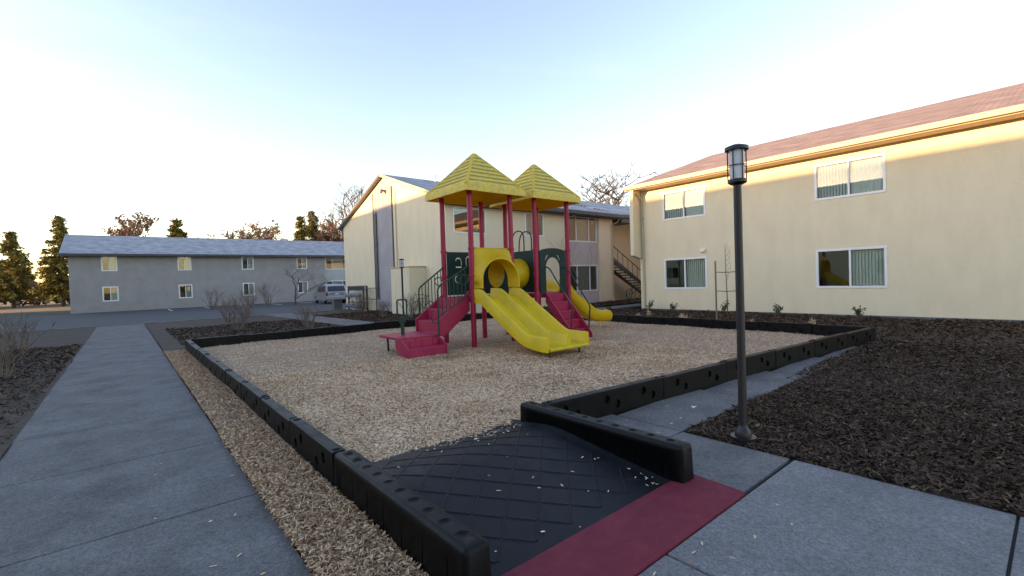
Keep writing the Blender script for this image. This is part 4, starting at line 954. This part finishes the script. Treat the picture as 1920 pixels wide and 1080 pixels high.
conifer('yellow green conifer left of the tallest one behind the roof', (20.9, 74, 0), 12.4, 2.8, 4)
conifer('conifer behind the far left end of the grey house', (6, 78, 0), 11.5, 3.2, 5)
conifer('slim conifer beside the gable edge, behind the parking lot', (27.4, 68, 0), 13.0, 2.2, 6)
conifer('tall conifer beyond the open end of the parking lot', (-6.5, 92, 0), 13, 3.4, 7)
conifer('broad conifer at the far end of the street', (-12, 97, 0), 11, 3.6, 8)
n_ = 26000; a_ = rng.uniform(-80, 70, n_); top = 4.5 + 1.6*np.sin(a_*.31) + 1.1*np.sin(a_*.83 + 1) + .7*np.sin(a_*1.9)
o = chips('distant_trees', np.column_stack([a_, 112 + rng.normal(0, 1.8, n_)]), top*rng.beta(1.6, 1.1, n_), .9, .5, 'leaf_rust', .8, .3, None, rng.uniform(0, 1, n_)); tag(o, 'far off rusty tree line beyond the houses', 'trees', kind='stuff')
RG = 'bare rusty trees behind the grey house'
for k, (x, y, h, lab) in enumerate(((25.2, 73, 11.2, 'rusty twiggy tree right of the conifers'), (27.4, 74, 12.6, 'rusty twiggy tree just left of the gable wall'), (24.0, 72.5, 10.4, 'low rusty tree over the roof ridge'),
                                    (13.5, 76, 11.5, 'rusty tree behind the middle of the grey roof'), (0, 75, 11.5, 'rusty tree behind the left end of the grey roof'))):
    bare_tree(lab, (x, y, 0), h, 20 + k, 'rusty_tree', 5, group=RG, leaves=(4200, .26, 'leaf_rust'))
bare_tree('tall bare tree rising by the eave of the gable', (27.3, 70.6, 0), 16.6, 41, maxd=6, r=.24, rat=.68)
bare_tree('broad bare oak behind the passage, the larger one', (53.6, 34.9, 0), 17.6, 57, 'bare_oak', 6, r=.36, spread=.62, rat=.70, group='bare oaks behind the passage')
bare_tree('smaller bare oak left of the broad one', (54, 40.2, 0), 16.6, 62, 'bare_oak', 6, r=.28, spread=.55, rat=.70, group='bare oaks behind the passage')
bare_tree('low bare tree between roof and the broad oak', (56.5, 42, 0), 15.2, 65, 'bare_oak', 6, r=.24, spread=.6, rat=.70, group='bare oaks behind the passage')
bare_tree('thin bare young tree before the bay windows', (14.5, 12.75, 0), 3.7, 71, 'young_tree', 4, r=.022, spread=.42, m='bark')
bare_tree('bare small tree by the parked minivan', (11.6, 43.5, 0), 4.2, 75, 'young_tree', 5, r=.06, spread=.55)
# staked sapling
sp = thing('sapling', 'thin bare sapling tied between wooden stakes before the right house', 'sapling', (14.62, 6.86, 0))
MB().tube([(0, 0, -.1), (.02, .01, .8), (-.01, .02, 1.6), (.03, .05, 2.5)], [.018, .016, .012, .005], 8).obj('trunk', 'bark', sp, smooth=True, off=(0, 0, 0))
tw = MB(); rnd = random.Random(5)
for k in range(7):
    z = 1.3 + k*.16; a = rnd.uniform(0, 6.28); tw.tube([(0, .02, z), (.1*math.cos(a), .1*math.sin(a), z + .13), (.14*math.cos(a), .14*math.sin(a), z + .32)], [.006, .004, .002], 5)
tw.obj('twigs', 'twig', sp, off=(0, 0, 0))
for z in (1.02, 1.62): MB().tube([(-.06, .33, z), (.0, .03, z - .02), (.06, -.33, z)], .011, 6).obj('tie', 'car_dark', sp, off=(0, 0, 0))
for y, lab in ((7.19, 'wooden stake at the left of the thin sapling'), (6.52, 'wooden stake at the right of the thin sapling')):
    tag(MB().tube([(14.56 if y > 7 else 14.68, y, -.2), (14.56 if y > 7 else 14.68, y, 1.98)], [.028, .026], 8).obj('tree_stake', 'wood_stake', None, smooth=True, auto=50), lab, 'stake', 'stakes of the sapling')
# bare shrubs
SH = 'bare shrubs in the mulch beds'
for k, (x, y, h, lab) in enumerate(((10.5, 26.4, 1.5, 'bare shrub in front of the meter rack'), (10.2, 25.3, 1.1, 'low bare shrub between meter rack and grey band'), (5.42, 18.6, 1.25, 'bare shrub left of the concrete path'),
        (9.9, 19.1, 1.5, 'bare shrub beside the utility closet'), (9.6, 21.2, 1.0, 'small bare shrub before the utility closet corner'), (3.4, 20.5, 1.2, 'bare shrub in the left bed near the back border'),
        (3.9, 26.0, 1.6, 'bare shrub at the parking lot side of the left bed'), (5.0, 28.3, 1.9, 'tall bare shrub by the parking lot and path'), (8.3, 44.6, 2.4, 'wide bare shrub left of the minivan'), (10.0, 45.8, 2.6, 'bare shrub next to the minivan'),
        (-1.9, 13.5, 1.1, 'bare shrub beside the side walk'), (-2.4, 20, 1.4, 'bare shrub along the side walk, further off'), (5.6, 45, 2.2, 'bare shrub across the parking lot, far left'))):
    rnd = random.Random(100 + k); t = thing('bare_shrub', lab, 'shrub', (x, y, 0), group=SH); a, b_ = MB(), MB()
    for j in range(14):
        an = rnd.uniform(0, 6.28); branchy(b_, b_, (.1*math.cos(an), .1*math.sin(an), -.05), (.45*math.cos(an), .45*math.sin(an), 1), h*.38, .014 + .0025*h, 1, 3, .42, rnd, .1, (2, 3), 5)
    b_.obj('stems', 'twig', t, fix=False, smooth=True, off=(0, 0, 0))
# leafy plants at the foot of the right house
GP_ = 'green plants at the foot of the right house'
for k, (x, y, h, lab) in enumerate(((18.05, 12.0, .5, 'leafy green plant by the downspout'), (18.0, 10.75, .38, 'low green plant under the lower window of the right house'), (18.0, 8.6, .5, 'green plant behind the sapling'), (17.9, 6.6, .45, 'green plant right of the sapling along the wall'),
        (17.9, 4.2, .45, 'green plant under the next lower window'), (16.4, 12.9, .3, 'small green tuft at the path before the passage'), (9.2, 15.9, .25, 'small tuft in the mulch behind the play tower'))):
    rnd = np.random.default_rng(300 + k); t = thing('green_plant', lab, 'plant', (x, y, 0), group=GP_); P = []; s_ = MB()
    for j in range(9):
        a = rnd.uniform(0, 6.28); l_ = rnd.uniform(.6, 1)*h; q = np.array([math.cos(a)*l_*.45, math.sin(a)*l_*.45, l_]); s_.cyl((0, 0, -.03), tuple(q), .005, .003, 4)
        for m in range(14): P.append(q*rnd.uniform(.3, 1) + rnd.normal(0, .03, 3))
    s_.obj('stems', 'twig', t, fix=False, off=(0, 0, 0)); P = np.array(P)
    chips('leaves', P[:, :2], P[:, 2], .075, .035, 'leaf_green', .7, .3, t, rng.uniform(0, 1, len(P)))
for k, (x, y) in enumerate(((14.2, 9.9), (14.9, 8.6), (14.1, 8.0), (15.6, 10.4), (13.8, 5.8), (14.9, 4.6))):
    n = 60; a = rng.uniform(0, 6.28, n); q = rng.uniform(0, .09, n); P = np.stack([np.cos(a)*q, np.sin(a)*q, rng.uniform(.03, .2, n)], 1)
    t = thing('grass_tuft', ('dry grass tuft under the lower window, nearest the passage', 'dry grass tuft left of the sapling stakes', 'dry grass tuft by the black border, left of the sapling', 'dry grass tuft in the middle of the mulch before the lower window', 'dry grass tuft right of the sapling stakes', 'dry grass tuft before the second lower window')[k], 'grass tuft', (x, y, 0), group='dry grass tufts')
    chips('blades', P[:, :2], P[:, 2], .18, .006, 'chips', 1.3, .5, t, rng.uniform(.5, 1, n))
# ------------------------------------------------------------------ loose wood chips and mulch
def rnd_xy(n, x0, x1, y0, y1): return np.column_stack([rng.uniform(x0, x1, n), rng.uniform(y0, y1, n)])
P = np.concatenate([rnd_xy(120000, PX0 + .07, PX1 - .02, 2.8, PY1 - .05), rnd_xy(170000, PX0 + .07, 9.0, 3.0, 9.0), rnd_xy(50000, PX0 + .07, 4.4, 3.6, 6.4)])
ok = np.where(P[:, 0] > 3.25, P[:, 1] > fy_border(P[:, 0]) + .06, P[:, 1] > 3.82 + .05*np.sin(P[:, 0]*9) + rng.normal(0, .03, len(P)))
P = P[ok]
# clumps: darker, damper patches have a shape of their own
t_ = np.clip(rng.beta(2.6, 1.7, len(P)) + wav(P[:, 0]*1.9 + 5, P[:, 1]*1.9, .13) - .3*hollow(P[:, 0], P[:, 1]), 0, 1)
o = chips('wood_chips', P, chip_h(P[:, 0], P[:, 1]) + rng.uniform(-.002, .022, len(P)), .043, .0105, 'chips', .27, .3, None, t_); tag(o, 'loose tan wood chips covering the playground', 'wood chips', kind='stuff')
P = np.concatenate([rnd_xy(24000, .745, 1.2, .9, 6), rnd_xy(12000, .755, 1.2, 6, 15)])
o = chips('wood_chips', P, .03 + wav(P[:, 0]*2, P[:, 1]*2, .012) + rng.uniform(0, .025, len(P)), .040, .010, 'chips', .45, .3, None, rng.beta(1.5, 2.6, len(P))); tag(o, 'loose wood chips in the strip outside the black border', 'wood chips', kind='stuff')
# chips strayed onto the ramp and walks
P = np.concatenate([rnd_xy(22, 1.45, 3.1, 2.0, 3.7), np.column_stack([rng.normal(2.7, .25, 80), rng.normal(3.68, .10, 80)]), np.column_stack([rng.normal(3.08, .05, 16), rng.uniform(2.0, 2.3, 16)])])
P = P[(P[:, 0] > 1.42) & (P[:, 0] < 3.15) & (P[:, 1] < 3.95) & (P[:, 1] > 1.98)]
o = chips('wood_chips', P, np.array([ramp_z(y) for y in P[:, 1]]) + .007, .030, .010, 'chips', .1, .2, None, rng.uniform(.65, 1, len(P))); tag(o, 'pale stray wood chips lying on the rubber ramp', 'wood chips', kind='stuff')
P = np.concatenate([rnd_xy(26, 3.45, 6.5, 2.6, 3.3), rnd_xy(12, 1.5, 3.4, 1.0, 1.45), rnd_xy(16, .1, .76, 2, 6)])
o = chips('wood_chips', P, np.full(len(P), .006), .035, .012, 'chips', .08, .2, None, rng.uniform(.1, 1, len(P))); tag(o, 'stray wood chips on the concrete slabs', 'wood chips', kind='stuff')
L_ = []
for (n, x0, x1, y0, y1) in ((30000, 4.34, 7.5, .0, 2.52), (16000, 7.5, 12.7, .0, 2.7), (15000, 12.82, 18.5, 2.75, 13.85), (9000, 1.3, 6.5, 15.1, 24), (9000, 7.8, 11.6, 15.1, 26), (6000, 11.6, 24, 16.4, 18.4), (4000, 8.5, 18.4, 15.1, 16.3), (10000, -3.5, -1.04, 3, 20), (5000, 12.8, 18.5, -1, 2.75)):
    L_.append(rnd_xy(n, x0, x1, y0, y1))
P = np.concatenate(L_)
far = np.clip(np.hypot(P[:, 0], P[:, 1])/8, 1, 2)
o = chips('mulch', P, wav(P[:, 0]*1.3 + 3, P[:, 1]*1.3, .03) + rng.uniform(-.01, .03, len(P)), .060*far, .016*far, 'mulch', .4, .3, None, rng.beta(1.6, 2.6, len(P))); tag(o, 'dark brown bark mulch in the planting beds', 'mulch', kind='stuff')
ps_ = MB().add([(5.17, 2.86, .006), (5.23, 2.85, .022), (5.25, 2.89, .008), (5.19, 2.91, .018)], [(0, 1, 2, 3)]).obj('paper_scrap', 'plate_white', None, fix=False)
so2 = ps_.modifiers.new('solid', 'SOLIDIFY'); so2.thickness = .001; tag(ps_, 'small crumpled white paper scrap on the walkway slab', 'litter')
